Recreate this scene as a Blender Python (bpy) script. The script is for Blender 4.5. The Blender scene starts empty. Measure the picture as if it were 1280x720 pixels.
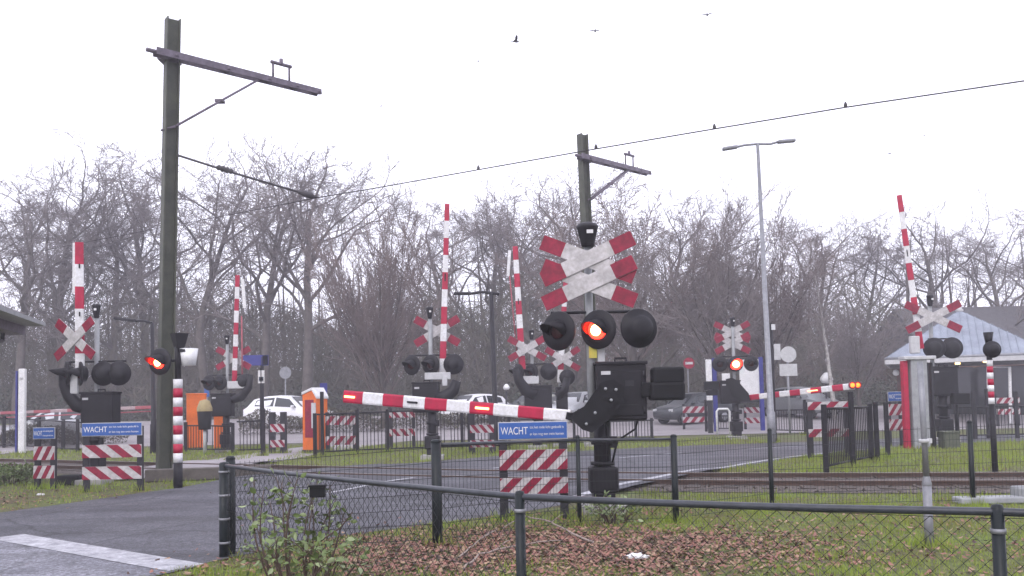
import bpy, bmesh, math, random
from mathutils import Vector, Matrix, Euler
random.seed(11)
sc = bpy.context.scene
R = math.radians
HAZE = 0.0024
# ------------------------------------------------------------------ camera
F, PX0, PY0 = 1100.0, 640.0, 442.4          # focal length and principal point, in photo pixels
PITCH, ROLL, EYE = R(3.0), R(-1.2), 1.6
cam = bpy.data.cameras.new('camera'); camo = bpy.data.objects.new('camera', cam)
sc.collection.objects.link(camo); sc.camera = camo
CM = (Matrix.Rotation(R(90)+PITCH, 4, 'X') @ Matrix.Rotation(ROLL, 4, 'Z'))
camo.matrix_world = Matrix.Translation((0, 0, EYE)) @ CM
cam.sensor_width = 36; cam.lens = 36*F/1280; cam.shift_y = (PY0-360)/1280
cam.clip_start = 0.05; cam.clip_end = 2000
# ------------------------------------------------------------------ sky, sun, exposure (overcast)
w = bpy.data.worlds.new('World'); sc.world = w; w.use_nodes = True
nt = w.node_tree; nt.nodes.clear()
SUN_EL, SUN_ROT = R(38), R(200)
sky = nt.nodes.new('ShaderNodeTexSky'); sky.sky_type = 'NISHITA'; sky.sun_disc = False
sky.sun_elevation = SUN_EL; sky.sun_rotation = SUN_ROT; sky.air_density = 1; sky.dust_density = 4
cl = nt.nodes.new('ShaderNodeMixRGB'); cl.inputs[0].default_value = 0.88          # an even cloud layer over the sky
cl.inputs[2].default_value = (11.1, 11.0, 12.7, 1)
bg = nt.nodes.new('ShaderNodeBackground'); bg.inputs[1].default_value = 0.12
wo = nt.nodes.new('ShaderNodeOutputWorld')
nt.links.new(sky.outputs[0], cl.inputs[1]); nt.links.new(cl.outputs[0], bg.inputs[0]); nt.links.new(bg.outputs[0], wo.inputs[0])
sl = bpy.data.lights.new('sun', 'SUN'); sl.energy = 0.7; sl.angle = R(25); sl.color = (1, .97, .93)
so = bpy.data.objects.new('sun', sl); sc.collection.objects.link(so)
so.rotation_euler = Euler((R(90)-SUN_EL, 0, R(180)-SUN_ROT))
sc.view_settings.view_transform = 'Standard'; sc.view_settings.look = 'None'
sc.view_settings.exposure = 0.58; sc.view_settings.gamma = 1
sc.cycles.max_bounces = 6; sc.cycles.volume_bounces = 1
try: sc.cycles.use_denoising = True
except Exception: pass
# ------------------------------------------------------------------ geometry helpers
def smooth(a, b, x):
    t = max(0., min(1., (x-a)/(b-a))); return t*t*(3-2*t)
def zg(x, y):                                # the terrain: level, rising gently towards the station forecourt
    return 0.75*smooth(35, 54, y)
def ray(px, py):
    v = Vector(((px-PX0)/F, -(py-PY0)/F, -1)); return (CM.to_3x3() @ v)
def P(px, py, y):                            # point on a pixel's sight line at world depth y
    r = ray(px, py); t = y/r.y; return Vector((r.x*t, y, EYE+r.z*t))
def GZ(px, py, z=0.0):
    r = ray(px, py); t = (z-EYE)/r.z; return Vector((r.x*t, r.y*t, z))
def G(px, py):                               # where a pixel's sight line meets the terrain
    z = 0.0
    for _ in range(25):
        p = GZ(px, py, z); z = .5*z+.5*zg(p.x, p.y)
    p.z = zg(p.x, p.y); return p
def GY(px, y):                               # terrain point at depth y under a pixel column (near the horizon)
    p = P(px, 500, y); return Vector((p.x, y, zg(p.x, y)))
def S(y): return F/y

class MB:
    def __init__(s): s.v=[]; s.f=[]; s.m=[]; s.sm=[]
    def add(s, vs, fs, m=0, sm=False):
        n=len(s.v); s.v.extend([tuple(v) for v in vs])
        for f in fs: s.f.append(tuple(i+n for i in f)); s.m.append(m); s.sm.append(sm)
    def box(s, c, d, M=None, m=0, bev=0.0):
        x,y,z=[k/2 for k in d]; c=Vector(c)
        if bev<=0:
            vs=[Vector((i*x,j*y,k*z)) for i in(-1,1) for j in(-1,1) for k in(-1,1)]
            fs=[(0,1,3,2),(4,6,7,5),(0,4,5,1),(2,3,7,6),(0,2,6,4),(1,5,7,3)]
        else:
            bm=bmesh.new(); bmesh.ops.create_cube(bm,size=1)
            for v in bm.verts: v.co=Vector((v.co.x*2*x,v.co.y*2*y,v.co.z*2*z))
            bmesh.ops.bevel(bm,geom=bm.edges[:],offset=bev,segments=2,affect='EDGES',profile=.5)
            bm.verts.index_update(); vs=[v.co.copy() for v in bm.verts]; fs=[[v.index for v in f.verts] for f in bm.faces]; bm.free()
        if M is not None: vs=[M@v for v in vs]
        s.add([v+c for v in vs],fs,m)
    def tube(s, pts, r, n=6, m=0, sm=True, cap=True):
        pts=[Vector(p) for p in pts]; k=len(pts)
        rs=r if isinstance(r,(list,tuple)) else [r]*k
        vs=[]; prev=None
        for i,p in enumerate(pts):
            a=(pts[min(i+1,k-1)]-pts[max(i-1,0)])
            a=a.normalized() if a.length>1e-9 else Vector((0,0,1))
            if prev is None:
                u=a.cross(Vector((0,0,1)) if abs(a.z)<.95 else Vector((1,0,0))).normalized()
            else:
                u=(prev-a*prev.dot(a)); u=u.normalized() if u.length>1e-6 else a.orthogonal().normalized()
            prev=u; b=a.cross(u)
            for j in range(n):
                t=2*math.pi*j/n; vs.append(p+(u*math.cos(t)+b*math.sin(t))*rs[i])
        fs=[]
        for i in range(k-1):
            for j in range(n):
                j2=(j+1)%n; fs.append((i*n+j,i*n+j2,(i+1)*n+j2,(i+1)*n+j))
        if cap: fs.append(tuple(range(n-1,-1,-1))); fs.append(tuple((k-1)*n+j for j in range(n)))
        s.add(vs,fs,m,sm)
    def lathe(s, prof, c, axis=(0,0,1), n=20, m=0, sm=True):
        # prof: (radius, distance along axis)
        a=Vector(axis).normalized(); u=a.cross(Vector((0,0,1)) if abs(a.z)<.95 else Vector((1,0,0))).normalized(); b=a.cross(u); c=Vector(c)
        vs=[]; fs=[]
        for (r,h) in prof:
            for j in range(n):
                t=2*math.pi*j/n; vs.append(c+a*h+(u*math.cos(t)+b*math.sin(t))*max(r,1e-4))
        for i in range(len(prof)-1):
            for j in range(n):
                j2=(j+1)%n; fs.append((i*n+j,i*n+j2,(i+1)*n+j2,(i+1)*n+j))
        s.add(vs,fs,m,sm)
    def prism(s, poly, M, d, m=0):
        # poly: 2-D outline in local x,z ; extruded +-d/2 along local y ; M: 4x4
        n=len(poly)
        vs=[M@Vector((p[0],-d/2,p[1])) for p in poly]+[M@Vector((p[0],d/2,p[1])) for p in poly]
        fs=[tuple(range(n)),tuple(range(2*n-1,n-1,-1))]+[(i,i+n,(i+1)%n+n,(i+1)%n) for i in range(n)]
        s.add(vs,fs,m)
    def build(s, name, mats, parent=None, world=False):
        me=bpy.data.meshes.new(name); vs=s.v
        if world and parent is not None:
            Mi=(Matrix.Translation(parent.location)@parent.rotation_euler.to_matrix().to_4x4()@Matrix.Diagonal((*parent.scale,1))).inverted()
            vs=[tuple(Mi@Vector(v)) for v in vs]
        me.from_pydata(vs,[],s.f)
        for mm in (mats if isinstance(mats,(list,tuple)) else [mats]): me.materials.append(mm)
        me.polygons.foreach_set('material_index',s.m); me.polygons.foreach_set('use_smooth',s.sm)
        bm=bmesh.new(); bm.from_mesh(me) if len(s.f)<20000 else None
        if len(s.f)<20000: bmesh.ops.recalc_face_normals(bm,faces=bm.faces); bm.to_mesh(me)
        bm.free(); me.update()
        o=bpy.data.objects.new(name,me); sc.collection.objects.link(o)
        if parent is not None: o.parent=parent
        return o
def tag(o,label=None,cat=None,group=None,kind=None):
    if label: o['label']=label
    if cat: o['category']=cat
    if group: o['group']=group
    if kind: o['kind']=kind
    return o
def thing(name,label,cat,loc=(0,0,0),rz=0,group=None,scale=1):
    o=bpy.data.objects.new(name,None); sc.collection.objects.link(o)
    o.location=loc; o.rotation_euler=(0,0,rz); o.scale=(scale,)*3; o.empty_display_size=.2
    return tag(o,label,cat,group)
def copy_tree(o,parent=None):
    c=o.copy(); sc.collection.objects.link(c)
    if parent is not None: c.parent=parent
    for ch in list(o.children): copy_tree(ch,c)
    return c
# ------------------------------------------------------------------ materials
def mat(name,col,rough=.6,metal=0,var=.25,scale=6,col2=None,bump=0,emit=0,bscale=None,spec=.35,fine=None):
    m=bpy.data.materials.new(name); m.use_nodes=True; n=m.node_tree; b=n.nodes['Principled BSDF']; L=n.links
    b.inputs['Roughness'].default_value=rough; b.inputs['Metallic'].default_value=metal
    b.inputs['Specular IOR Level'].default_value=spec
    c2=col2 or tuple(k*(1-var) for k in col)
    tc=n.nodes.new('ShaderNodeNewGeometry')
    no=n.nodes.new('ShaderNodeTexNoise'); no.inputs['Scale'].default_value=scale; no.inputs['Detail'].default_value=6; no.inputs['Roughness'].default_value=.65
    L.new(tc.outputs['Position'],no.inputs['Vector'])
    rp=n.nodes.new('ShaderNodeValToRGB'); rp.color_ramp.elements[0].position=.35; rp.color_ramp.elements[1].position=.65
    rp.color_ramp.elements[0].color=(*c2,1); rp.color_ramp.elements[1].color=(*col,1)
    L.new(no.outputs[0],rp.inputs[0]); out=rp.outputs[0]
    if fine:
        n2=n.nodes.new('ShaderNodeTexNoise'); n2.inputs['Scale'].default_value=fine[0]; n2.inputs['Detail'].default_value=3
        L.new(tc.outputs['Position'],n2.inputs['Vector'])
        r2=n.nodes.new('ShaderNodeValToRGB'); r2.color_ramp.elements[0].position=.35; r2.color_ramp.elements[1].position=.68
        r2.color_ramp.elements[0].color=(*fine[1],1); r2.color_ramp.elements[1].color=(*fine[2],1); L.new(n2.outputs[0],r2.inputs[0])
        mx=n.nodes.new('ShaderNodeMixRGB'); mx.blend_type='MULTIPLY'; mx.inputs[0].default_value=1
        L.new(out,mx.inputs[1]); L.new(r2.outputs[0],mx.inputs[2]); out=mx.outputs[0]
    L.new(out,b.inputs['Base Color'])
    if bump:
        n3=n.nodes.new('ShaderNodeTexNoise'); n3.inputs['Scale'].default_value=bscale or 60; n3.inputs['Detail'].default_value=4
        L.new(tc.outputs['Position'],n3.inputs['Vector'])
        bp=n.nodes.new('ShaderNodeBump'); bp.inputs['Strength'].default_value=bump; bp.inputs['Distance'].default_value=.02
        L.new(n3.outputs[0],bp.inputs['Height']); L.new(bp.outputs[0],b.inputs['Normal'])
    if emit:
        b.inputs['Emission Color'].default_value=(*col,1); b.inputs['Emission Strength'].default_value=emit
    return m
M={}
M['black']=mat('black_paint',(.013,.012,.016),.5,var=.4,scale=5,spec=.22)
M['rubber']=mat('matt_black',(.009,.009,.011),.7,spec=.2)
M['dkgrey']=mat('dark_steel',(.028,.027,.033),.5,var=.3,scale=8,spec=.25)
M['fence']=mat('fence_coating',(.007,.012,.014),.42,var=.4,scale=9,spec=.28)
M['rail_top']=mat('fence_tube',(.045,.05,.062),.35,var=.4,scale=12)
M['wire']=mat('fence_wire',(.011,.014,.016),.5)
M['galv']=mat('galvanised_steel',(.26,.265,.285),.45,.3,var=.3,scale=7)
M['grey']=mat('grey_paint',(.30,.31,.32),.5,var=.25,scale=5)
M['ltgrey']=mat('light_grey_paint',(.5,.5,.51),.5,var=.2,scale=6)
M['white']=mat('white_paint',(.74,.74,.76),.45,var=.16,scale=5,fine=(22,(.84,.83,.80),(1.03,1.03,1.03)))
M['white_old']=mat('weathered_white',(.53,.51,.52),.5,var=.28,scale=4,bump=.02,fine=(18,(.80,.79,.76),(1.05,1.05,1.05)))
M['red']=mat('signal_red',(.42,.006,.045),.4,var=.3,scale=5)
M['red_old']=mat('weathered_red',(.27,.004,.030),.5,var=.4,scale=6,fine=(18,(.8,1.0,1.0),(1.08,1.5,1.2)))
M['pink']=mat('faded_red',(.36,.09,.11),.6); M['palepink']=mat('dirty_white',(.40,.30,.31),.6)
M['blue']=mat('sign_blue',(.03,.10,.34),.4,var=.2)
M['dblue']=mat('dark_blue',(.03,.035,.22),.45)
M['orange']=mat('orange_panel',(.72,.15,.015),.45,var=.2,scale=3)
M['mast']=mat('mast_steel',(.075,.078,.055),.6,var=.35,scale=3,col2=(.045,.05,.036),spec=.25)
M['mast_arm']=mat('mast_arm_steel',(.13,.105,.14),.5,var=.4,scale=6,col2=(.07,.055,.075))
M['rail']=mat('rusty_rail',(.085,.05,.038),.6,var=.4,scale=12)
M['railhead']=mat('worn_railhead',(.30,.27,.25),.35,.6)
M['sleeper']=mat('stained_sleeper',(.075,.06,.052),.85)
M['concrete']=mat('concrete',(.34,.33,.32),.85,var=.25,scale=4,bump=.2)
M['olive']=mat('olive_box',(.09,.10,.07),.7)
M['yellow']=mat('yellow_label',(.5,.45,.08),.6)
M['glass']=mat('dark_glass',(.02,.025,.03),.08,spec=.6)
M['bark']=mat('bark',(.12,.105,.095),.9,var=.4,scale=3,bump=.3,bscale=20)
M['twig']=mat('twigs',(.22,.19,.185),.9,var=.35,scale=.6)
M['twig_red']=mat('reddish_twigs',(.22,.175,.165),.9,var=.35,scale=.6)
M['birch']=mat('birch_bark',(.42,.40,.38),.8,var=.6,scale=5)
M['under']=mat('woodland_undergrowth',(.120,.10,.082),.95,var=.35,scale=.25,col2=(.075,.078,.055))
M['lens_off']=mat('unlit_red_lens',(.05,.006,.008),.15)
M['roofblue']=mat('zinc_roof',(.25,.28,.34),.55,var=.32,scale=1.3)
M['roofdark']=mat('dark_roof_tiles',(.085,.08,.085),.8,var=.3,scale=4)
M['brick']=mat('brick',(.17,.09,.075),.85,var=.3,scale=6)
M['cable']=mat('overhead_cable',(.05,.045,.05),.6)
def glow(name,col,st):
    m=bpy.data.materials.new(name); m.use_nodes=True; b=m.node_tree.nodes['Principled BSDF']
    b.inputs['Base Color'].default_value=(*col,1); b.inputs['Emission Color'].default_value=(*col,1); b.inputs['Emission Strength'].default_value=st
    return m
M['hot']=glow('lit_lamp_core',(1,.33,.10),26); M['lit']=glow('lit_red_lens',(1,.016,.008),9)
M['bulb']=glow('boom_lamp_lit',(1,.33,.12),5); M['warm']=glow('warm_lamp',(1,.62,.22),5); M['tiplamp']=glow('orange_tip_lamp',(1,.11,.01),4)
M['visor_glow']=mat('painted_visor_glow',(.55,.03,.02),.3,.5,var=.1)  # lens glow put into the colour of the visor's inside
M['globe']=mat('opal_globe',(.8,.8,.8),.3)
# ------------------------------------------------------------------ the setting: ground, road, paths, track bed
def catmull(pts,per=10):
    pts=[Vector((*p,0)) for p in pts]; out=[]
    for i in range(len(pts)-1):
        a=pts[max(i-1,0)]; b=pts[i]; c=pts[i+1]; d=pts[min(i+2,len(pts)-1)]
        for k in range(per):
            t=k/per
            out.append(.5*((2*b)+(c-a)*t+(2*a-5*b+4*c-d)*t*t+(3*b-a-3*c+d)*t**3))
    out.append(pts[-1]); return out
M['turf']=mat('turf_soil',(.10,.135,.03),.95,scale=1.3,col2=(.09,.07,.036),bump=.5,bscale=25,fine=(9,(.6,.6,.6),(1.25,1.25,1.2)))
M['asphalt']=mat('old_asphalt',(.096,.095,.106),.72,scale=1.1,col2=(.062,.062,.071),bump=.25,bscale=150,fine=(120,(.7,.7,.7),(1.3,1.3,1.3)))
M['asphalt2']=mat('pale_asphalt',(.20,.20,.22),.75,scale=.8,var=.18,bump=.2,bscale=150,fine=(120,(.75,.75,.75),(1.2,1.2,1.2)))
def weathered_asphalt(m,cr,dark):
    n=m.node_tree; L=n.links; bs=n.nodes['Principled BSDF']; src=bs.inputs['Base Color'].links[0].from_socket
    ge=n.nodes.new('ShaderNodeNewGeometry')
    def noise(s,det,lo,hi,c0,c1,fac=1.0,stretch=None):
        nonlocal src
        t=n.nodes.new('ShaderNodeTexNoise'); t.inputs['Scale'].default_value=s; t.inputs['Detail'].default_value=det
        if stretch:
            mp=n.nodes.new('ShaderNodeMapping'); mp.inputs['Rotation'].default_value=(0,0,stretch); mp.inputs['Scale'].default_value=(.14,1,1); L.new(ge.outputs['Position'],mp.inputs[0]); L.new(mp.outputs[0],t.inputs['Vector'])
        else: L.new(ge.outputs['Position'],t.inputs['Vector'])
        r=n.nodes.new('ShaderNodeValToRGB'); r.color_ramp.elements[0].position=lo; r.color_ramp.elements[1].position=hi
        r.color_ramp.elements[0].color=(c0,c0,c0,1); r.color_ramp.elements[1].color=(c1,c1,c1*1.02,1); L.new(t.outputs[0],r.inputs[0])
        x=n.nodes.new('ShaderNodeMixRGB'); x.blend_type='MULTIPLY'; x.inputs[0].default_value=fac; L.new(src,x.inputs[1]); L.new(r.outputs[0],x.inputs[2]); src=x.outputs[0]
    noise(14,5,.35,.66,.72,1.28); noise(42,2,.42,.60,.7,1.3); noise(1.6,4,.40,.62,.70,1.15,1,R(-57)); noise(.45,3,.50,.56,1,.78)
    vo=n.nodes.new('ShaderNodeTexVoronoi'); vo.feature='DISTANCE_TO_EDGE'; vo.inputs['Scale'].default_value=.42
    nn=n.nodes.new('ShaderNodeTexNoise'); nn.inputs['Scale'].default_value=2.5; nn.inputs['Detail'].default_value=5; L.new(ge.outputs['Position'],nn.inputs['Vector'])
    mv=n.nodes.new('ShaderNodeMixRGB'); mv.inputs[0].default_value=.22; L.new(ge.outputs['Position'],mv.inputs[1]); L.new(nn.outputs[1],mv.inputs[2]); L.new(mv.outputs[0],vo.inputs['Vector'])
    r=n.nodes.new('ShaderNodeValToRGB'); r.color_ramp.elements[0].position=.004; r.color_ramp.elements[1].position=.013; r.color_ramp.elements[0].color=(cr,cr,cr,1); L.new(vo.outputs['Distance'],r.inputs[0])
    x=n.nodes.new('ShaderNodeMixRGB'); x.blend_type='MULTIPLY'; x.inputs[0].default_value=1; L.new(src,x.inputs[1]); L.new(r.outputs[0],x.inputs[2]); src=x.outputs[0]
    L.new(src,bs.inputs['Base Color'])
weathered_asphalt(M['asphalt'],.55,0); weathered_asphalt(M['asphalt2'],.75,0)
M['paving']=mat('pale_paving',(.30,.275,.285),.85,scale=.5,var=.22,fine=(40,(.8,.8,.8),(1.15,1.15,1.15)))
M['roadpaint']=mat('worn_road_paint',(.46,.46,.49),.65,scale=5,col2=(.24,.24,.265),fine=(30,(.75,.75,.75),(1.1,1.1,1.1)))
M['ballast']=mat('stained_ballast',(.12,.10,.09),.95,scale=9,col2=(.05,.042,.038),bump=1.0,bscale=18,fine=(28,(.45,.45,.45),(1.5,1.45,1.4)))
TRK=catmull([(60,11),(30,11.9),(20,12.9),(8.87,15.15),(3.3,16.5),(-2,18.9),(-5.6,20.9),(-12.4,24.6),(-20,29),(-32,36.5),(-60,55)],12)
def trk_dist(x,y):
    b=1e9
    for i in range(len(TRK)-1):
        a=TRK[i]; c=TRK[i+1]; d=c-a; t=max(0,min(1,((x-a.x)*d.x+(y-a.y)*d.y)/max(d.length_squared,1e-9)))
        b=min(b,math.hypot(a.x+d.x*t-x,a.y+d.y*t-y))
    return b
def strip(name,Ls,Rs,n,zf,m,kind='structure'):
    mb=MB(); vs=[]; fs=[]; k=len(Ls)
    for i in range(k):
        for j in range(n+1):
            p=Ls[i].lerp(Rs[i],j/n); vs.append((p.x,p.y,zf(p.x,p.y)))
    for i in range(k-1):
        for j in range(n): a=i*(n+1)+j; fs.append((a,a+1,a+n+2,a+n+1))
    mb.add(vs,fs,0,True); return tag(mb.build(name,m),kind=kind)
# ground: one sheet out to the horizon
mb=MB(); xs=[-900,-400,-150]+list(range(-80,84,4))+[150,400,900]; ys=[-60,-20]+[i for i in range(-8,34,6)]+[35+i*1.0 for i in range(20)]+[60,80,120,250,600,1500]
vs=[(x,y,zg(x,y)) for y in ys for x in xs]; nx=len(xs)
mb.add(vs,[(j*nx+i,j*nx+i+1,(j+1)*nx+i+1,(j+1)*nx+i) for j in range(len(ys)-1) for i in range(nx-1)],0,True)
tag(mb.build('ground',M['turf']),kind='structure')
RL=catmull([(-15.5,1),(-11,8.5),(-8.1,13.9),(-6.9,16.9),(-5.8,19.2),(-3.8,21.8),(-.46,25.3),(4,27.9),(9.4,29.4),(17,31.2),(40,35)],8)
RR=catmull([(-7.2,-2),(-4.0,7.2),(-2.4,10.3),(-1.2,11.5),(.4,13.0),(2.64,16.1),(5.27,20.0),(7.9,23.0),(11.5,25.6),(18,28.0),(40,31)],8)
def road_z(x,y): return .006+zg(x,y)+.085*(1-smooth(1.5,3.6,trk_dist(x,y)))
strip('road',RL,RR,14,road_z,M['asphalt'])
def road_c(f): return [RL[i].lerp(RR[i],f) for i in range(len(RL))]
def paint(name,f0,f1,i0,i1,dz=.006):
    a=road_c(f0)[i0:i1]; b=road_c(f1)[i0:i1]
    return strip(name,a,b,1,lambda x,y: road_z(x,y)+dz,M['roadpaint'])
def resample(pts,step):
    out=[pts[0].copy()]; acc=0
    for a,b in zip(pts,pts[1:]):
        L=(b-a).length; t=step-acc
        while t<=L: out.append(a.lerp(b,t/L)); t+=step
        acc=(acc+L)%step
    return out
cl_=resample(road_c(.46),.25)
mbp=MB()
for i0 in range(72,len(cl_)-14,20):                      # centre dashes
    seg=cl_[i0:i0+11]
    vs=[];fs=[]
    for i,p in enumerate(seg):
        d=(seg[min(i+1,10)]-seg[max(i-1,0)]).normalized(); nrm=Vector((-d.y,d.x,0))*.055
        for q in (p+nrm,p-nrm): vs.append((q.x,q.y,road_z(q.x,q.y)+.007))
    fs=[(2*i,2*i+1,2*i+3,2*i+2) for i in range(10)]
    mbp.add(vs,fs)
tag(mbp.build('road_centre_line_marking',M['roadpaint']),kind='structure')
paint('road_edge_line_marking',.955,.975,34,64)
# paler resurfaced stretch before the stop line, and the stop line
A0=GZ(240,704); A1=GZ(30,669); dr=(A1-A0).normalized(); A2=A0+dr*(A1-A0).length; A0=A0-dr*.25; bk=Vector((-dr.y,dr.x,0)); bk=bk if bk.y<0 else -bk
def sheet(name,poly,z,m):
    mb=MB(); mb.add([(p.x,p.y,z) for p in poly],[tuple(range(len(poly)))]); return tag(mb.build(name,m),kind='structure')
sheet('pale_road_surface',[A0+bk*.05,A2+bk*.05,A2+bk*9,A0+bk*9-dr*1.5],.011,M['asphalt2'])
sheet('stop_line_marking',[A0,A2,A2+bk*.42,A0+bk*.42],.016,M['roadpaint'])
# kerb along the left edge is absent in the photo; a light cycle path runs along the far left side instead
def along(pxs,wd,name,m,dz=.01):
    c=catmull([(G(*p).x,G(*p).y) for p in pxs],8); Ls=[];Rs=[]
    for i,p in enumerate(c):
        d=(c[min(i+1,len(c)-1)]-c[max(i-1,0)]).normalized(); nrm=Vector((-d.y,d.x,0))*wd/2; Ls.append(p+nrm); Rs.append(p-nrm)
    return strip(name,Ls,Rs,4,lambda x,y: zg(x,y)+dz+.085*(1-smooth(1.5,3.4,trk_dist(x,y))),m)
along([(196,600),(240,588),(300,577),(380,564),(480,551),(600,545)],2.6,'cycle_path',M['paving'])
along([(-60,570),(60,556),(180,551),(300,549)],3.2,'footpath',M['paving'],.014)
# forecourt
mb=MB(); xs=[-30+i*2 for i in range(38)]; ys=[36+i for i in range(20)]; nx=len(xs)
mb.add([(x,y,zg(x,y)+.02) for y in ys for x in xs],[(j*nx+i,j*nx+i+1,(j+1)*nx+i+1,(j+1)*nx+i) for j in range(len(ys)-1) for i in range(nx-1)],0,True)
tag(mb.build('station_forecourt_pavement',M['paving']),kind='structure')
# railway
def offs(c,d):
    o=[]
    for i,p in enumerate(c):
        t=(c[min(i+1,len(c)-1)]-c[max(i-1,0)]).normalized(); o.append(p+Vector((-t.y,t.x,0))*d)
    return o
TR=resample(TRK,.6)
BW=1.75
strip('track_bed',offs(TRK,BW),offs(TRK,-BW),6,lambda x,y: .012+zg(x,y)*0+.03*max(0,1-trk_dist(x,y)/1.7),M['ballast'])
tr=thing('railway_track','single rusty railway track on dark ballast crossing the road','railway',(0,0,0))
for sgn in (1,-1):
    c=offs(TRK,sgn*.7525); mb=MB(); prof=[(-.07,.02),(.07,.02),(.02,.045),(.02,.105),(.036,.115),(.036,.15),(-.036,.15),(-.036,.115),(-.02,.105),(-.02,.045)]
    vs=[];k=len(prof)
    for i,p in enumerate(c):
        t=(c[min(i+1,len(c)-1)]-c[max(i-1,0)]).normalized(); nn=Vector((-t.y,t.x,0))
        for a,z in prof: q=p+nn*a; vs.append((q.x,q.y,z-.03))
    for i in range(len(c)-1):
        for j in range(k):
            j2=(j+1)%k; mb.add([],[]); mb.f.append((i*k+j,i*k+j2,(i+1)*k+j2,(i+1)*k+j)); mb.m.append(1 if j==5 else 0); mb.sm.append(False)
    mb.v=vs; mb.build('rail',[M['rail'],M['railhead']],tr)
mb=MB()
for i,p in enumerate(TR):
    if not -26<p.x<30: continue
    t=(TR[min(i+1,len(TR)-1)]-TR[max(i-1,0)]).normalized(); ang=math.atan2(t.y,t.x)
    mb.box((p.x,p.y,-.012),(.24,2.5,.10),Matrix.Rotation(ang,3,'Z'),0)
tag(mb.build('sleeper',M['sleeper'],tr),kind='stuff')
# ballast stones
mb=MB(); rnd=random.Random(5)
for i in range(5200):
    p=TR[rnd.randrange(len(TR)-1)]; a=rnd.uniform(-1.9,1.9)
    q=Vector((p.x+rnd.uniform(-.4,.4),p.y+a,0))
    if not -10<q.x<13 : continue
    r=rnd.uniform(.025,.05); c=Vector((q.x,q.y,.03)); vs=[c+Vector((rnd.uniform(-r,r),rnd.uniform(-r,r),rnd.uniform(-.4*r,r))) for _ in range(5)]
    mb.add(vs,[(0,1,2),(0,2,3),(0,3,4),(0,4,1),(1,2,3),(1,3,4)],0)
def in_poly(x,y,poly):
    c=False;j=len(poly)-1
    for i in range(len(poly)):
        if (poly[i].y>y)!=(poly[j].y>y) and x<(poly[j].x-poly[i].x)*(y-poly[i].y)/(poly[j].y-poly[i].y)+poly[i].x: c=not c
        j=i
    return c
ROADPOLY=RL+RR[::-1]
# drop stones lying on the road
nv=[];nf=[]
for i in range(0,len(mb.v),5):
    if in_poly(mb.v[i][0],mb.v[i][1],ROADPOLY): continue
    b=len(nv); nv+=mb.v[i:i+5]; nf+=[tuple(k+b for k in f) for f in [(0,1,2),(0,2,3),(0,3,4),(0,4,1),(1,2,3),(1,3,4)]]
mb=MB(); mb.add(nv,nf); tag(mb.build('ballast_stones',M['ballast']),kind='stuff')
# ------------------------------------------------------------------ grass blades and dead leaves
M['grass']=mat('grass_blades',(.22,.31,.03),.8,scale=.8,col2=(.19,.20,.045))
M['leaf']=mat('dead_leaves',(.29,.14,.105),.8,scale=5,col2=(.15,.07,.058))
M['leaf2']=mat('pale_dead_leaves',(.36,.24,.16),.8,scale=9,var=.4)
M['leaf3']=mat('wet_dark_leaves',(.075,.042,.034),.5,scale=8)
def on_hard(x,y):
    return in_poly(x,y,ROADPOLY) or trk_dist(x,y)<1.85
def leafy(x,y):
    # the leaf drift behind the fence, between the fences
    a=math.exp(-(((x-.45)/2.45)**2+((y-9.4)/1.35)**2)**1.5); b=math.exp(-(((x+9.6)/1.3)**2+((y-15.4)/1.5)**2))
    n=.5+.5*math.sin(x*2.1+1.3*math.sin(y*1.7))*math.cos(y*2.6+x)
    return max(a,b)*1.2*(.6+.6*n)+.10*n
rnd=random.Random(3); vs=[];fs=[]
def blade(x,y,h,wd):
    a=rnd.uniform(0,6.28); dx=math.cos(a)*wd; dy=math.sin(a)*wd; lx=rnd.uniform(-.5,.5)*h; ly=rnd.uniform(-.5,.5)*h
    cl=.55+.9*max(0,math.sin(x*3.1+math.sin(y*2.3)*1.7)*math.cos(y*3.7+x*.9)); h*=cl; z=zg(x,y); b=len(vs); vs.extend([(x-dx,y-dy,z-.01),(x+dx,y+dy,z-.01),(x+lx,y+ly,z+h)]); fs.append((b,b+1,b+2))
regs=[(-5,9,7.3,12.6,60000,.07,.005,(.5,1.1)),(-12,-3,12,20,9000,.09,.008,(.5,1.2)),(3,16,17.5,27,24000,.12,.010,(.5,1.1)),(-7,9,21,33,16000,.12,.012,(.5,1.1)),(2,14,12.4,15,9000,.09,.007,(.5,1.1)),(-22,-8,25,34,6000,.14,.014,(.5,1.1))]
for (x0,x1,y0,y1,n,h,wd,_r) in regs:
    for _ in range(n):
        x=rnd.uniform(x0,x1); y=rnd.uniform(y0,y1)
        if abs(x)>.68*y+1: continue
        if on_hard(x,y): continue
        if rnd.random()<leafy(x,y)*1.0: continue
        blade(x,y,h*rnd.uniform(.4,1.3),wd*rnd.uniform(.6,1.4))
mb=MB(); mb.add(vs,fs); o=tag(mb.build('grass',M['grass']),'short winter grass on the verges beside road and railway','grass',kind='stuff')
mb=MB()
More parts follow.
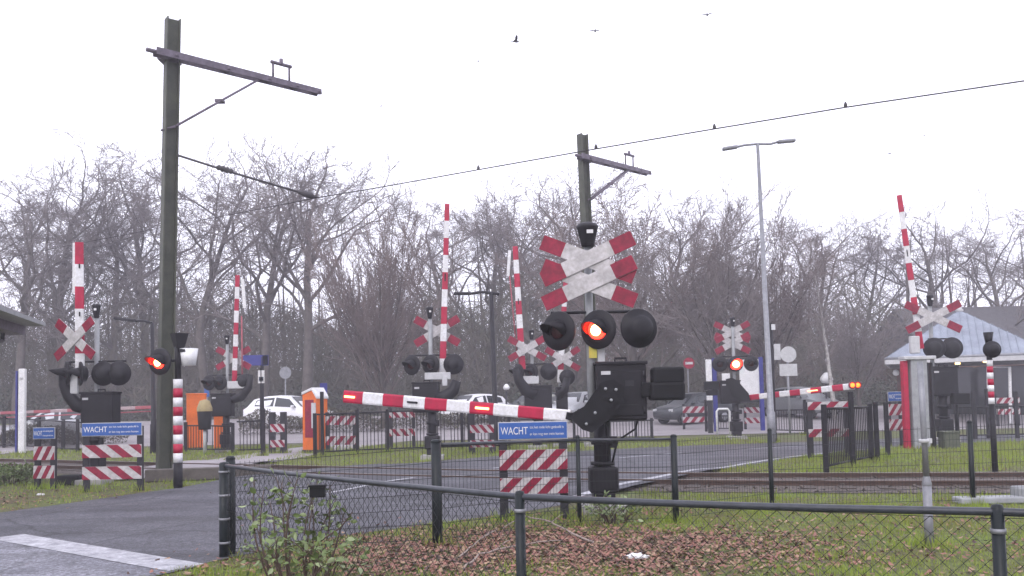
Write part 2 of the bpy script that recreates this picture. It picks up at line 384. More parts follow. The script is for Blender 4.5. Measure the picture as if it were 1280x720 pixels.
for k in range(52000):
    if k<46000: x=rnd.uniform(-4,6); y=rnd.uniform(7.2,12.6)
    elif k<48500: x=rnd.uniform(-12,-6); y=rnd.uniform(13,18.5)
    else: x=rnd.uniform(-12,14); y=rnd.uniform(12,34)
    hard=on_hard(x,y)
    if rnd.random()>leafy(x,y)*(1.15 if not hard else .12): continue
    r=rnd.uniform(.014,.042); a=rnd.uniform(0,6.28); E=Euler((rnd.uniform(-.45,.45),rnd.uniform(-.45,.45),a)).to_matrix()
    c=Vector((x,y,zg(x,y)+rnd.uniform(.004,.03)))
    pts=[(-r,0,.2*r),(-.3*r,-.5*r,0),(.5*r,-.42*r,.1*r),(r,0,.35*r),(.5*r,.42*r,.1*r),(-.3*r,.5*r,0)]
    mb.add([c+E@Vector(p) for p in pts],[(0,1,4,5),(1,2,3,4)],rnd.choice((0,0,0,0,1,1,2)))
tag(mb.build('fallen_leaves',[M['leaf'],M['leaf2'],M['leaf3']]),'brown dead leaves drifted on the grass behind the fence','leaves',kind='stuff')

# ------------------------------------------------------------------ damp winter air
mb=MB(); mb.box((0,300,12.5),(2400,2600,29)); hz=mb.build('haze',[])
hm=bpy.data.materials.new('damp_air'); hm.use_nodes=True; n=hm.node_tree; n.nodes.clear()
pv=n.nodes.new('ShaderNodeVolumePrincipled'); pv.inputs['Color'].default_value=(.90,.88,.97,1); pv.inputs['Density'].default_value=HAZE; pv.inputs['Anisotropy'].default_value=.2
mo=n.nodes.new('ShaderNodeOutputMaterial'); n.links.new(pv.outputs[0],mo.inputs['Volume']); hz.data.materials.append(hm)
tag(hz,'thin pale damp air over the whole crossing','haze',kind='stuff')
# ------------------------------------------------------------------ trees
class Seg:
    pass
def rot_about(v,ax,a): return Matrix.Rotation(a,3,ax)@v
def branch(mbs,rnd,p,d,L,r,lev,cfg):
    n=cfg['segs'][lev]; pts=[p.copy()]; rs=[r]; dirs=[d.copy()]
    cur=p.copy(); dd=d.copy(); wig=cfg['wig'][lev]
    for i in range(n):
        dd=(dd+Vector((rnd.gauss(0,wig),rnd.gauss(0,wig),rnd.gauss(0,wig*.7)+cfg['up'][lev]))).normalized()
        cur=cur+dd*(L/n); pts.append(cur.copy()); dirs.append(dd.copy()); rs.append(max(r*(1-(1-cfg['taper'][lev])*(i+1)/n),cfg['rmin']))
    sides=[8,6,4,3,3,3][lev]
    (mbs[0] if lev<=cfg.get('tl',1) else mbs[1]).tube(pts,rs,sides,0,True,cap=False)
    if lev>=cfg['levels']: return
    branch(mbs,rnd,cur,(dd+Vector((rnd.gauss(0,.12),rnd.gauss(0,.12),0))).normalized(),L*(.30 if lev==0 else .35),rs[-1]*.97,lev+1,cfg)
    k=cfg['kids'][lev]; k=k if isinstance(k,int) else rnd.randint(*k)
    for j in range(k):
        t=cfg['start'][lev]+(1-cfg['start'][lev])*((j+rnd.random())/k)
        x=t*n; i=min(int(x),n-1); q=pts[i].lerp(pts[i+1],x-i); dv=dirs[i+1]
        side=dv.orthogonal().normalized(); side=rot_about(side,dv,rnd.uniform(0,6.283) if lev else (j*2.4+rnd.uniform(-.5,.5)))
        ang=R(rnd.uniform(*cfg['ang'][lev])); nd=(dv*math.cos(ang)+side*math.sin(ang)).normalized()
        branch(mbs,rnd,q,nd,L*rnd.uniform(*cfg['len'][lev])*(1.12-.5*t if lev else .78+.9*t*(1-t)*1.3-.12*t),max(rs[i]*cfg['rad'][lev],cfg['rmin']),lev+1,cfg)
OAK=dict(levels=4,segs=[7,6,4,3,2],wig=[.06,.20,.24,.24,.2],up=[.03,.06,.05,.03,.02],taper=[.35,.3,.3,.35,.6],kids=[(10,12),(6,8),(5,7),(4,5)],start=[.40,.2,.15,.1],ang=[(26,60),(25,65),(25,65),(25,60)],len=[(.42,.62),(.38,.6),(.4,.6),(.4,.7)],rad=[.58,.52,.48,.5],rmin=.013)
FAST=dict(levels=4,segs=[4,6,4,3,2],wig=[.03,.06,.08,.1,.1],up=[.0,.05,.05,.04,.03],taper=[.6,.2,.3,.4,.6],kids=[(20,24),(8,10),(6,8),(3,4)],start=[.12,.12,.12,.1],ang=[(10,52),(14,34),(14,36),(15,40)],len=[(1.5,2.3),(.3,.5),(.35,.55),(.4,.6)],rad=[.34,.5,.5,.6],rmin=.013)
BUSHY=dict(levels=4,segs=[4,6,5,3,2],wig=[.05,.13,.15,.18,.2],up=[.02,.035,.03,.02,.0],taper=[.6,.22,.3,.4,.6],kids=[(12,15),(9,11),(7,9),(5,7)],start=[.2,.12,.12,.1],ang=[(15,58),(22,48),(22,50),(22,55)],len=[(1.2,1.8),(.34,.52),(.38,.55),(.4,.6)],rad=[.38,.5,.5,.55],rmin=.012)
BIRCH=dict(levels=3,segs=[10,4,3,2],wig=[.025,.12,.15,.2],up=[.03,.05,-.02,-.06],taper=[.15,.3,.4,.6],kids=[(20,24),(7,9),(5,7)],start=[.35,.15,.1],ang=[(28,50),(25,50),(25,55)],len=[(.16,.24),(.4,.6),(.4,.7)],rad=[.35,.5,.6],rmin=.012,tl=0)
def tree(name,label,cfg,H,r,seed,loc,rz=0,tm='bark',cm='twig',group='bare trees behind the station forecourt'):
    rnd=random.Random(seed); t=thing(name,label,'tree',loc,rz,group); a,b=MB(),MB()
    branch((a,b),rnd,Vector((0,0,-.2)),Vector((rnd.gauss(0,.03),rnd.gauss(0,.03),1)).normalized(),H,r,0,cfg)
    zmax=max(v[2] for v in b.v)
    a.build('trunk',M[tm],t); b.build('crown',M[cm],t); t['h']=zmax
    return t
def setH(t,H): t.scale=(H/t['h'],)*3
def put(t,px,pytop,y,rz,label,sx=1):
    b=GY(px,y); top=P(px,pytop,y).z; k=(top-b.z)/t['h']; t.location=b; t.scale=(k*sx,k*sx,k); t.rotation_euler=(0,0,rz); t['label']=label; return t
protos={
 'oak1':tree('bare_oak','x',OAK,15,.36,21,(0,60,0)),
 'oak2':tree('bare_oak','x',OAK,15,.33,34,(0,60,0)),
 'oak3':tree('bare_oak','x',OAK,15,.30,47,(0,60,0)),
 'fast':tree('upright_bare_tree','x',FAST,4.2,.25,5,(0,45,0),cm='twig_red'),
 'bush1':tree('spreading_bare_tree','x',BUSHY,5.5,.30,8,(0,45,0),cm='twig_red'),
 'bush2':tree('spreading_bare_tree','x',BUSHY,5.5,.28,19,(0,45,0)),
 'birch':tree('birch_tree','x',BIRCH,14,.25,3,(0,50,0),tm='birch'),
}
used=set()
def plant(kind,*a,**k):
    t=protos[kind]
    if kind in used: t=copy_tree(t)
    used.add(kind); return put(t,*a,**k)
T=[('oak2',-35,215,60,.3,'bare tree rising behind the grey shelter roof, cut by the left edge'),
('oak1',22,222,57,1.0,'rounded dense bare tree above the white platform totem'),
('oak3',88,176,60,2.0,'tall thin bare tree directly behind the leftmost raised boom'),
('oak2',140,200,62,3.3,'bare tree between the leftmost raised boom and the overhead line mast'),
('oak1',185,205,66,4.0,'bare tree just left of the big overhead line mast'),
('oak3',262,178,60,.6,'bare tree just right of the big overhead line mast under its bracket'),
('oak2',325,172,58,1.7,'tallest crooked bare oak behind the pair of thin raised booms'),
('oak1',385,185,57,5.1,'bare oak left of the broom-shaped tree, its crown crossed by the pull-off wire'),
('fast',480,226,44,.4,'broom-shaped dense tree with many upright twigs behind the cycle path'),
('oak3',560,238,70,2.9,'distant bare tree behind the tall raised boom at the middle'),
('oak1',612,234,68,.1,'distant bare tree above the black street lamp'),
('oak2',668,222,64,4.4,'bare tree behind the two thin raised booms right of the black street lamp'),
('oak3',722,208,62,3.9,'bare tree behind the small overhead line mast'),
('bush1',800,202,46,.9,'dense spreading tree behind the bracket of the small overhead line mast'),
('bush2',895,198,45,2.2,'dense spreading tree left of the double-armed street lamp'),
('bush1',968,258,50,3.0,'low spreading tree just right of the double-armed street lamp'),
('birch',1043,278,43,.2,'slender white-stemmed birch behind the lowered boom with the orange tip lamp'),
('oak2',1025,262,66,.2,'bare tree behind the slender birch'),
('oak3',1085,275,70,5.5,'bare tree between the birch and the leaning raised boom'),
('oak1',1180,248,66,2.6,'round-crowned bare tree above the pale pavilion roof'),
('oak2',1262,250,62,3.5,'bare tree behind the dark house roof at the right edge'),
('oak1',1330,250,64,1.5,'bare tree beyond the right edge of the dark house roof'),
('bush2',1075,345,50,5.0,'low brownish bare tree left of the dark house'),
('oak3',850,235,70,1.0,'tall bare tree between the two dense spreading trees'),
('oak2',60,250,74,2.2,'faint distant bare tree behind the rounded dense tree'),
]
for k,px,pt,y,rz,lab in T: plant(k,px,pt,y,rz,lab,sx=1.3 if k.startswith('oak') else 1.0)
# the wood behind: one mass of saplings and undergrowth
rnd=random.Random(9); vs=[];fs=[];ms=[]
def top_h(x):
    return 8.6+1.3*math.sin(x*.21+1)+1.0*math.sin(x*.57)+.6*math.sin(x*1.3+2)
mbw=MB()
for i in range(130000):
    x=rnd.uniform(-75,80); y=60+rnd.random()**1.4*26; hh=top_h(x)*(1.0 if x<22 else 1.0-.5*smooth(22,32,x))
    z=zg(x,y)+rnd.random()**1.1*hh
    L=rnd.uniform(.6,2.2); r=rnd.uniform(.010,.034)*(1.6 if z<3 else 1)
    d=Vector((rnd.gauss(0,.55),rnd.gauss(0,.4),rnd.uniform(.1,1))).normalized()*L/2
    s=Vector((d.z,0.3*rnd.random(),-d.x)).normalized()*r; c=Vector((x,y,z))
    b=len(vs); vs+=[c-d-s,c-d+s,c+d+s*.4,c+d-s*.4]; fs.append((b,b+1,b+2,b+3))
mbw.add(vs,fs)
tag(mbw.build('distant_woods',M['under']),'brown grey woodland undergrowth massed behind the bare trees','woods',kind='stuff')
# stems inside the wood
mbw=MB()
for i in range(420):
    x=rnd.uniform(-75,80); y=rnd.uniform(62,92); h=rnd.uniform(7,14); b=Vector((x,y,zg(x,y)-.2)); tp=b+Vector((rnd.gauss(0,.5),rnd.gauss(0,.5),h))
    mid=b.lerp(tp,.5)+Vector((rnd.gauss(0,.25),0,0)); mbw.tube([b,mid,tp],[.16*rnd.uniform(.5,1.3),.10,.03],4,0,True,False)
tag(mbw.build('distant_stems',M['bark']),'thin bare stems standing in the wood behind','woods',kind='stuff')
# low evergreen shrub belt at the foot of the wood
M['everg']=mat('evergreen_leaves',(.035,.05,.03),.7,scale=.5,col2=(.06,.06,.045))
vs=[];fs=[]
for i in range(38000):
    x=rnd.uniform(-70,75); y=56.5+rnd.random()*4; hh=1.9+.6*math.sin(x*.35)+.4*math.sin(x*.9+1)
    z=zg(x,y)+rnd.random()*hh*(1-.5*abs(y-58.5)/2); E=Euler((rnd.uniform(-1.2,1.2),rnd.uniform(-1.2,1.2),rnd.uniform(0,6.3))).to_matrix(); c=Vector((x,y,z)); r=rnd.uniform(.07,.16)
    b=len(vs); vs+=[c+E@Vector(q) for q in ((-r,0,0),(0,-r*.5,0),(r,0,0),(0,r*.5,0))]; fs.append((b,b+1,b+2,b+3))
mb=MB(); mb.add(vs,fs); tag(mb.build('shrub_belt',M['everg']),'dark low evergreen shrubs along the foot of the wood','shrubs',kind='stuff')
# a rough bank of earth the wood grows on
mb=MB(); xs=[-160+i*5 for i in range(66)]; ys=[84,88,92,97,103,112]
def bank(x,y): return zg(x,60)+ (4.2+1.1*math.sin(x*.13)+.7*math.sin(x*.41))*smooth(84,98,y)-.02
mb.add([(x,y,bank(x,y)) for y in ys for x in xs],[(j*66+i,j*66+i+1,(j+1)*66+i+1,(j+1)*66+i) for j in range(5) for i in range(65)],0,True)
tag(mb.build('wooded_hill',M['under']),kind='structure')
# ------------------------------------------------------------------ level crossing signals
FACE={'l':1}
def rz3(a): return Matrix.Rotation(a,3,'Z')
def lamp(root,x,z,yaw,lit,r=.27,y0=-.10,name='signal_lamp',visor=True,ls=1.0):
    A=rz3(yaw); f=A@Vector((0,-1,0)); c=Vector((x,y0,z))
    mb=MB(); mb.lathe([(.001,.16),(.37*r,.155),(.63*r,.12),(.74*r,.03),(r,.02),(r+.012,.0),(r,-.025),(.16,-.03),(.13,-.03)],c,-f,24)
    L=mb.build(name,M['black'],root)
    mb=MB(); mb.lathe([(.001,.06),(.06*ls,.055),(.10*ls,.04),(.118*ls,.018),(.118*ls,0)],c+f*.028,f,20)
    mb.build('lens',M['lit'] if lit else M['lens_off'],L)
    if lit:
        mb=MB(); mb.lathe([(.001,.030),(.04*ls,.028),(.066*ls,.02),(.066*ls,0)],c+f*.066+Vector((0,0,-.015)),f,16); mb.build('lamp_core',M['hot'],L)
    if visor:
        mb=MB(); n=22; vs=[];fs=[]; rad=.145*max(1,ls*.86)
        s=f.cross(Vector((0,0,1)))
        for i in range(n+1):
            t=R(-28)+R(236)*i/n; w=math.sin(max(0,min(math.pi,(t-R(-28))/R(236)*math.pi)))
            ln=.08+.27*w
            rr=s*math.cos(t)+Vector((0,0,1))*math.sin(t)
            for rad_ in (rad,rad-.008):
                vs.append(c+rr*rad_+f*.02); vs.append(c+rr*(rad_*.94)+f*(.02+ln)-Vector((0,0,.05*w)))
        for i in range(n):
            a=i*4;b=a+4
            fs+=[(a,b,b+1,a+1),(a+2,a+3,b+3,b+2),(a+1,b+1,b+3,a+3)]
        mb.add(vs,fs,0,True)
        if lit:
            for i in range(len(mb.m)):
                if i%3==1: mb.m[i]=1  # inner faces of lit visors painted red as glow
        mb.build('visor',[M['black'],M['visor_glow']],L)
    return L
def cross(root,x,z,yaw,ang,Lh=.70,wd=.215,y0=-.16,old=True):
    c0=thing('st_andrews_cross',None,None,(0,0,0)); c0.parent=root
    mats=[M['white_old'],M['red_old']] if old else [M['white'],M['red']]
    for k,sg in enumerate((1,-1)):
        mb=MB(); A=rz3(yaw)@Matrix.Rotation(sg*ang,3,'Y'); c=Vector((x,0,z))+rz3(yaw)@Vector((0,y0-.0245*k,0))
        for (a,b,m) in ((-Lh,-Lh*.53,1),(-Lh*.53,Lh*.53,0),(Lh*.53,Lh,1)):
            mb.box(c+A@Vector(((a+b)/2,0,0)),(b-a,.018,wd),A,m)
        # rim
        mb.box(c+A@Vector((0,.0125,0)),(2*Lh+.006,.006,wd+.006),A,0)
        mb.build('cross_arm',mats+[M['grey']],c0)
    return c0
def boom(root,a,b,nst,h0=.115,h1=.095,th=.05,lamps=(),old=False,first_red=True,slot=None,mats=None):
    a=Vector(a);b=Vector(b);ax=(b-a); L=ax.length; ax.normalize()
    view=Vector((a.x,a.y,0)).normalized(); side=ax.cross(view).normalized(); dep=side.cross(ax).normalized()
    if dep.dot(view)<0: dep=-dep
    mb=MB(); 
    def ring(t):
        h=(h0+(h1-h0)*t)/2; q=a+ax*(t*L); out=[]
        for k in range(8):      # rounded box section
            cs=[(1,.6),(.75,1),(-.75,1),(-1,.6),(-1,-.6),(-.75,-1),(.75,-1),(1,-.6)][k]
            out.append(q+side*(h*cs[0])+dep*(th/2*cs[1]))
        return out
    for i in range(nst):
        r0=ring(i/nst); r1=ring((i+1)/nst); red=((nst-1-i)%2==0)==first_red
        fs=[(k,(k+1)%8,8+(k+1)%8,8+k) for k in range(8)]
        if i==0: fs.append((7,6,5,4,3,2,1,0))
        if i==nst-1: fs.append(tuple(range(8,16)))
        mb.add(r0+r1,fs,1 if red else 0)
    bo=mb.build('barrier_boom',list(mats or (M['white'],M['red'])),root,True)
    for (t,lit,ln) in lamps:
        m2=MB(); q=a+ax*(t*L)-dep*(th/2+.012); A=Matrix((ax,dep,side)).transposed()
        m2.box(q,(ln,.03,.034 if lit else .03),A,0,.008); m2.build('boom_lamp',M['bulb'] if lit else M['black'],root,True)
    return bo,ax,side,dep
def slab(mb,p0,p1,h0,h1,th,view,m=0):
    p0=Vector(p0);p1=Vector(p1); ax=(p1-p0).normalized(); s=ax.cross(view).normalized(); d=s.cross(ax).normalized()
    vs=[p0+s*h0/2-d*th/2,p0-s*h0/2-d*th/2,p0-s*h0/2+d*th/2,p0+s*h0/2+d*th/2,p1+s*h1/2-d*th/2,p1-s*h1/2-d*th/2,p1-s*h1/2+d*th/2,p1+s*h1/2+d*th/2]
    mb.add(vs,[(3,2,1,0),(4,5,6,7),(0,1,5,4),(1,2,6,5),(2,3,7,6),(3,0,4,7)],m)
def signal(label,px,pyb,k,lamps,crosses,hx=.0,mx=0.,group='level crossing barrier signals',yaw=0,hw=.5,dpt=None,bell=True,box=True,bar=None,capz=3.9,bk=.62,crossL=.70,lr=.27,cy=-.16,ls=1.0):
    b=G(px,pyb); 
    root=thing('crossing_signal',label,'crossing signal',b,yaw,group,k)
    mb=MB(); mb.box((0,0,.05),(.62,.62,.14),None,0,.02); mb.build('foundation',M['concrete'],root)
    mb=MB(); mb.box((0,0,.46),(.40,.36,.36),None,0,.03); mb.box((0,0,.20),(.30,.28,.2)); mb.box((0,-.187,.47),(.30,.012,.26)); mb.build('base_box',M['black'],root)
    mb=MB(); mb.tube([(0,0,.6),(0,0,1.35)],.12,14); mb.lathe([(.12,0),(.17,0),(.17,.05),(.12,.05)],(0,0,.66),(0,0,1),14); mb.lathe([(.12,0),(.16,0),(.16,.08),(.12,.08)],(0,0,.95),(0,0,1),14); mb.box((.14,-.02,.98),(.12,.1,.16)); mb.build('pedestal',M['black'],root)
    if box:
        mb=MB(); mb.box((hx,0,1.68),(hw,.46,.80),None,0,.035); mb.box((hx,0,2.085),(hw+.04,.5,.05),None,0,.015)
        mb.box((hx-.01,-.236,1.66),(hw-.12,.016,.62),None,0,.006); H=mb.build('machine_housing',M['black'],root)
        mb=MB(); mb.box((hx-hw*.5+.13,-.25,1.95),(.13,.008,.05)); mb.build('nameplate',M['ltgrey'],H)
        mb=MB(); mb.tube([(hx-.06,0,2.1),(hx-.06,0,2.16),(hx+.1,0,2.16),(hx+.1,0,2.1)],.018,6); mb.build('lifting_handle',M['black'],H)
    mb=MB(); mb.tube([(mx,.06,1.2),(mx,.06,capz-.12)],.055,12); mb.build('mast',M['grey'],root)
    if bell:
        mb=MB(); mb.lathe([(.001,-.16),(.085*bk,-.16),(.10*bk,-.12),(.15*bk,.10),(.165*bk,.13),(.001,.13)],(mx,.02,capz),(0,0,1),18)
        B=mb.build('warning_bell',M['black'],root)
        mb=MB(); mb.lathe([(.15*bk,.132),(.14*bk,.132+.03*bk),(.09*bk,.132+.05*bk),(.001,.132+.06*bk)],(mx,.02,capz),(0,0,1),18); mb.build('bell_dome',M['dkgrey'],B)
        mb=MB(); mb.box((mx+.02,-.146*bk+.004,capz+.03),(.09*bk,.012,.05)); mb.build('bell_label',M['white'],B)
    xs=[l[0] for l in lamps]
    if len(xs)>1:
        z=lamps[0][1]; mb=MB(); mb.tube([(min(xs)-.1,.05,z+.27),(max(xs)+.1,.05,z+.27)],.022,8); 
        for x in xs: mb.tube([(x,.05,z+.28),(x,.05,z)],.03,8)
        mb.build('lamp_bracket',M['black'],root)
    for (x,z,yw,lit) in lamps: lamp(root,x,z,R(yw),lit,r=lr,visor=True,ls=ls if lit else 1)
    for (x,z,yw,an) in crosses: cross(root,x,z,R(yw),R(an),Lh=crossL,y0=cy)
    return root
def hook(root,pts,d,rr,name='counterweight_arm'):
    mb=MB(); mb.tube([P(x,y,d) for x,y in pts],rr,10); mb.build(name,M['black'],root,True)
Z=2.55
def plate(mb,pxs,d_,th,m=0):
    n=len(pxs); f=[P(x,y,d_) for x,y in pxs]; v=Vector((f[0].x,f[0].y,0)).normalized()*th
    mb.add(f+[q+v for q in f],[tuple(range(n)),tuple(range(2*n-1,n-1,-1))]+[(k,k+n,(k+1)%n+n,(k+1)%n) for k in range(n)],m)
# --- A : the big one in the middle, boom lowered
uA=signal('large double-cross signal with lowered red and white boom, middle lamp lit, nearest to the camera',755,640,1.0,
  [(-.58,2.56,-38,False),(-.02,2.57,-34,True),(.55,2.575,196,False)],[(-.13,3.56,-8,23),(-.12,3.22,-8,23)],hx=.27,mx=-.13,hw=.70,capz=3.93,bk=1.0,ls=1.2)
dA=uA.location.y; VA=Vector((uA.location.x,dA,0)).normalized()
rA=P(714,520,dA-.25); tA=P(431,495.5,dA+2.1)
bo,ax,sd,dp=boom(uA,rA,tA,10,.165,.205,.07,lamps=[(.965,True,.22),(.655,False,.2),(.345,True,.24)],first_red=True)
mb=MB(); plate(mb,[(751,478),(767,474),(781,484),(779,503),(762,524),(740,541),(728,537),(716,526),(716,516),(730,508),(740,494)],dA-.42,.12); plate(mb,[(757,484),(768,481),(774,488),(770,502),(752,522),(736,531),(728,524),(742,508),(750,494)],dA-.45,.03); slab(mb,P(730,524,dA-.33),rA+ax*.06,.13,.10,.10,VA)
mb.build('boom_bracket',M['rubber'],uA,True)
mb=MB(); mb.box(P(833,489,dA-.25),(.48,.30,.25),None,0,.04); mb.box(P(834,469.5,dA-.25),(.44,.28,.24),None,0,.04); mb.box(P(813,487,dA-.25),(.25,.12,.2),None,0,.02); mb.build('counterweight',M['rubber'],uA,True)
mb=MB(); mb.box((-.10,-.02,2.27),(.11,.03,.2)); mb.build('type_label',M['yellow'],uA)
mb=MB(); mb.box((.02,.03,2.33),(.10,.06,.5)); mb.build('mast_sleeve',M['ltgrey'],uA)
HA=[o for o in uA.children if o.name.startswith('machine_housing')][0]
mb=MB(); mb.tube([(.02,-.2,1.3),(.03,-.26,1.2),(.05,-.2,1.05),(.06,-.15,.72)],.018,6); mb.tube([(.50,-.1,1.3),(.46,-.1,1.16),(.2,-.13,1.0),(.12,-.14,.7)],.016,6); mb.build('cable',M['rubber'],uA)
for zz in (1.42,1.92): mb=MB(); mb.tube([(.575,-.246,zz-.05),(.575,-.246,zz+.05)],.014,8); mb.build('hinge',M['dkgrey'],HA)
mb=MB(); mb.box((.27,-.249,1.5),(.46,.006,.012)); mb.box((.10,-.252,1.62),(.02,.02,.09),None,0,.004); mb.build('latch',M['dkgrey'],HA)
mb=MB(); mb.box((.38,-.249,1.8),(.12,.006,.08)); mb.build('data_plate',M['dkgrey'],HA)
for (x,y) in ((757,486),(770,487),(764,500),(744,516),(733,530)): mb=MB(); q=P(x,y,dA-.455); mb.lathe([(.001,-.02),(.018,-.02),(.022,0)],q,(0,1,0),8); mb.build('bracket_bolt',M['grey'],uA,True)
# --- B : far left in front, booms raised
uB=signal('left roadside signal with single cross and two lamps facing left, boom raised',118,605,.93,
  [(-.60,2.54,-54,False),(-.28,2.53,-54,False),(.24,2.52,178,False),(.60,2.52,182,False)],[(-.33,3.33,-22,36)],hx=.14,mx=.02,hw=.74,capz=3.98)
d=uB.location.y
boom(uB,P(100,470,d),P(99,303,d),6,.19,.17,.08,first_red=True,lamps=[(.82,False,.10),(.46,False,.10)])
mb=MB(); mb.box(P(93,335,d+.05),(.07,.03,1.1)); mb.build('boom_skirt',M['white'],uB,True)
hook(uB,[(79,468),(80,480),(86,494),(97,507),(110,512)],d-.1,[.09,.11,.13,.15,.12])
mb=MB(); mb.box(P(93,480,d-.15),(.16,.08,.42),None,0,.02); mb.build('boom_hinge',M['ltgrey'],uB,True)
# --- C : next to the orange cabinets, booms raised
uC=signal('signal beside the orange cabinets, white strip at its raised boom tip',283,565,.97,
  [(-.58,2.50,-22,False),(-.18,2.50,-20,False),(.66,2.50,175,False)],[(.22,3.38,0,30)],hx=-.12,mx=.03,hw=.74,capz=4.05,cy=.16)
d=uC.location.y
boom(uC,P(293,478,d),P(297,344,d),9,.17,.15,.08)
mb=MB(); mb.tube([P(303,480,d),P(302,395,d)],.028,6); mb.build('boom_stay',M['pink'],uC,True)
mb=MB(); mb.box(P(304.5,367,d),(.11,.04,1.02),Matrix.Rotation(R(-4),3,'Y')); mb.build('boom_skirt',M['white'],uC,True)
hook(uC,[(313,468),(311,484),(302,496),(290,500)],d-.15,[.1,.13,.16,.14])
mb=MB(); mb.box(P(298,481,d-.16),(.78,.06,.26),None,0,.02); mb.build('boom_hinge',M['ltgrey'],uC,True)
# --- D : middle, tall boom raised
uD=signal('signal behind the near boom with the tallest upright boom, left of the black street lamp',541,574,1.02,
  [(-.52,2.58,-32,False),(0.0,2.58,-30,False),(.62,2.58,178,False)],[(.16,3.52,0,30)],hx=-.15,mx=-.02,hw=.72,capz=4.02,cy=.16)
d=uD.location.y
boom(uD,P(553,470,d),P(559,255,d),10,.185,.135,.08,lamps=[(.57,False,.22)])
hook(uD,[(571,476),(567,488),(556,497),(545,497)],d-.2,[.13,.17,.2,.16])
mb=MB(); mb.box(P(547,470,d-.2),(.72,.06,.2),None,0,.02); mb.box(P(556,476,d-.22),(.14,.05,.28),None,0,.02); mb.build('boom_hinge',M['ltgrey'],uD,True)
# --- E : two units right of the black lamp
uE=signal('left one of the close pair of signals right of the black street lamp',672,561,.98,
  [(-.58,2.55,-55,False),(-.15,2.55,-40,False),(.42,2.55,176,False)],[(-.28,3.33,0,30)],hx=.05,mx=-.12,hw=.92,capz=3.8)
d=uE.location.y
boom(uE,P(653,462,d),P(644,308,d),9,.22,.17,.09,lamps=[(.55,False,.2)])
mb=MB(); mb.box(P(636,329,d),(.10,.03,.85),Matrix.Rotation(R(5),3,'Y')); mb.build('boom_skirt',M['white'],uE,True)
mb=MB(); mb.tube([P(637,345,d),P(646,440,d)],.022,6); mb.build('boom_stay',M['pink'],uE,True)
hook(uE,[(645,460),(649,476),(657,488),(669,494)],d-.2,[.14,.17,.2,.18])
mb=MB(); mb.box(P(660,475,d-.22),(.7,.06,.26),None,0,.02); mb.build('boom_hinge',M['ltgrey'],uE,True)
uE2=signal('partly hidden signal close behind the left lamp of the big double-cross signal, boom raised',702,558,.95,
  [(.25,2.45,176,False)],[(.1,3.1,0,32)],hx=.05,mx=.0,hw=.4,capz=3.6,bell=False)
d=uE2.location.y
boom(uE2,P(700,478,d),P(707,352,d),8,.2,.16,.08)
hook(uE2,[(709,472),(706,488),(696,496)],d-.2,[.12,.14,.14])
# --- F : across the road, lit, boom lowered to the right
uF=signal('far double-cross signal with a lit red lamp and boom lowered to the right',921,549,1.02,
  [(-.54,2.70,-8,False),(.02,2.70,0,True),(.58,2.70,8,False)],[(.0,3.86,0,27),(.0,3.46,0,27)],hx=-.22,mx=.0,hw=.72,capz=4.22,cy=.16,ls=1.8)  # lit lens enlarged, partly standing in for its bloom
d=uF.location.y
rF=P(937,497,d-.2); tF=P(1068,482.5,d-2.2)
bo,ax,sd,dp=boom(uF,rF,tF,10,.20,.22,.09,lamps=[(.62,True,.34)],first_red=False)
mb=MB(); VF=Vector((uF.location.x,d,0)).normalized(); plate(mb,[(907,474),(915,472),(922,476),(936,492),(938,502),(926,502),(914,494)],d-.36,.12); mb.build('boom_bracket',M['rubber'],uF,True)
mb=MB(); mb.box(P(889,482,d-.2),(.5,.3,.32),None,0,.04); mb.box(P(890,491,d-.2),(.4,.2,.2),None,0,.03); mb.build('counterweight',M['rubber'],uF,True)
for dx in (-.10,.08):
    mb=MB(); mb.lathe([(.001,.05),(.04,.045),(.065,.02),(.075,-.03),(.001,-.03)],tF+Vector((dx,-.12,.03)),(0,-1,0),16); mb.build('tip_lamp',M['tiplamp'],uF,True)
mb=MB(); [mb.lathe([(.001,0),(.12,0),(.13,-.08),(.12,-.12),(.085,-.1)],tF+Vector((dx,-.02,.03)),(0,1,0),16) for dx in (-.10,.08)]; mb.box(tF+Vector((-.01,0,.03)),(.2,.03,.10)); mb.build('tip_lamp_housing',M['red_old'],uF,True)
# --- G : right, boom leaning
uG=signal('signal by the pale pavilion seen from behind with a leaning raised boom',1181,552,1.13,
  [(-.22,2.62,165,False),(.28,2.62,175,False)],[(-.24,3.50,0,26)],hx=-.02,mx=-.22,hw=.74,capz=3.98,crossL=.85,lr=.29)
d=uG.location.y
boom(uG,P(1151,436,d),P(1124,244,d),9,.20,.16,.08,lamps=[(.62,False,.22)])
mb=MB(); mb.box(P(1143,431,d-.1),(.30,.16,.55),None,0,.03); mb.box(P(1152,447,d-.1),(.75,.14,.10),None,0,.02); mb.build('boom_hinge',M['ltgrey'],uG,True)
mb=MB(); mb.box(P(1200,498,d-.3),(.52,.3,.34),None,0,.04); mb.tube([P(1196,506,d-.3),P(1196,540,d-.3)],.04,8); mb.build('counterweight',M['rubber'],uG,True)
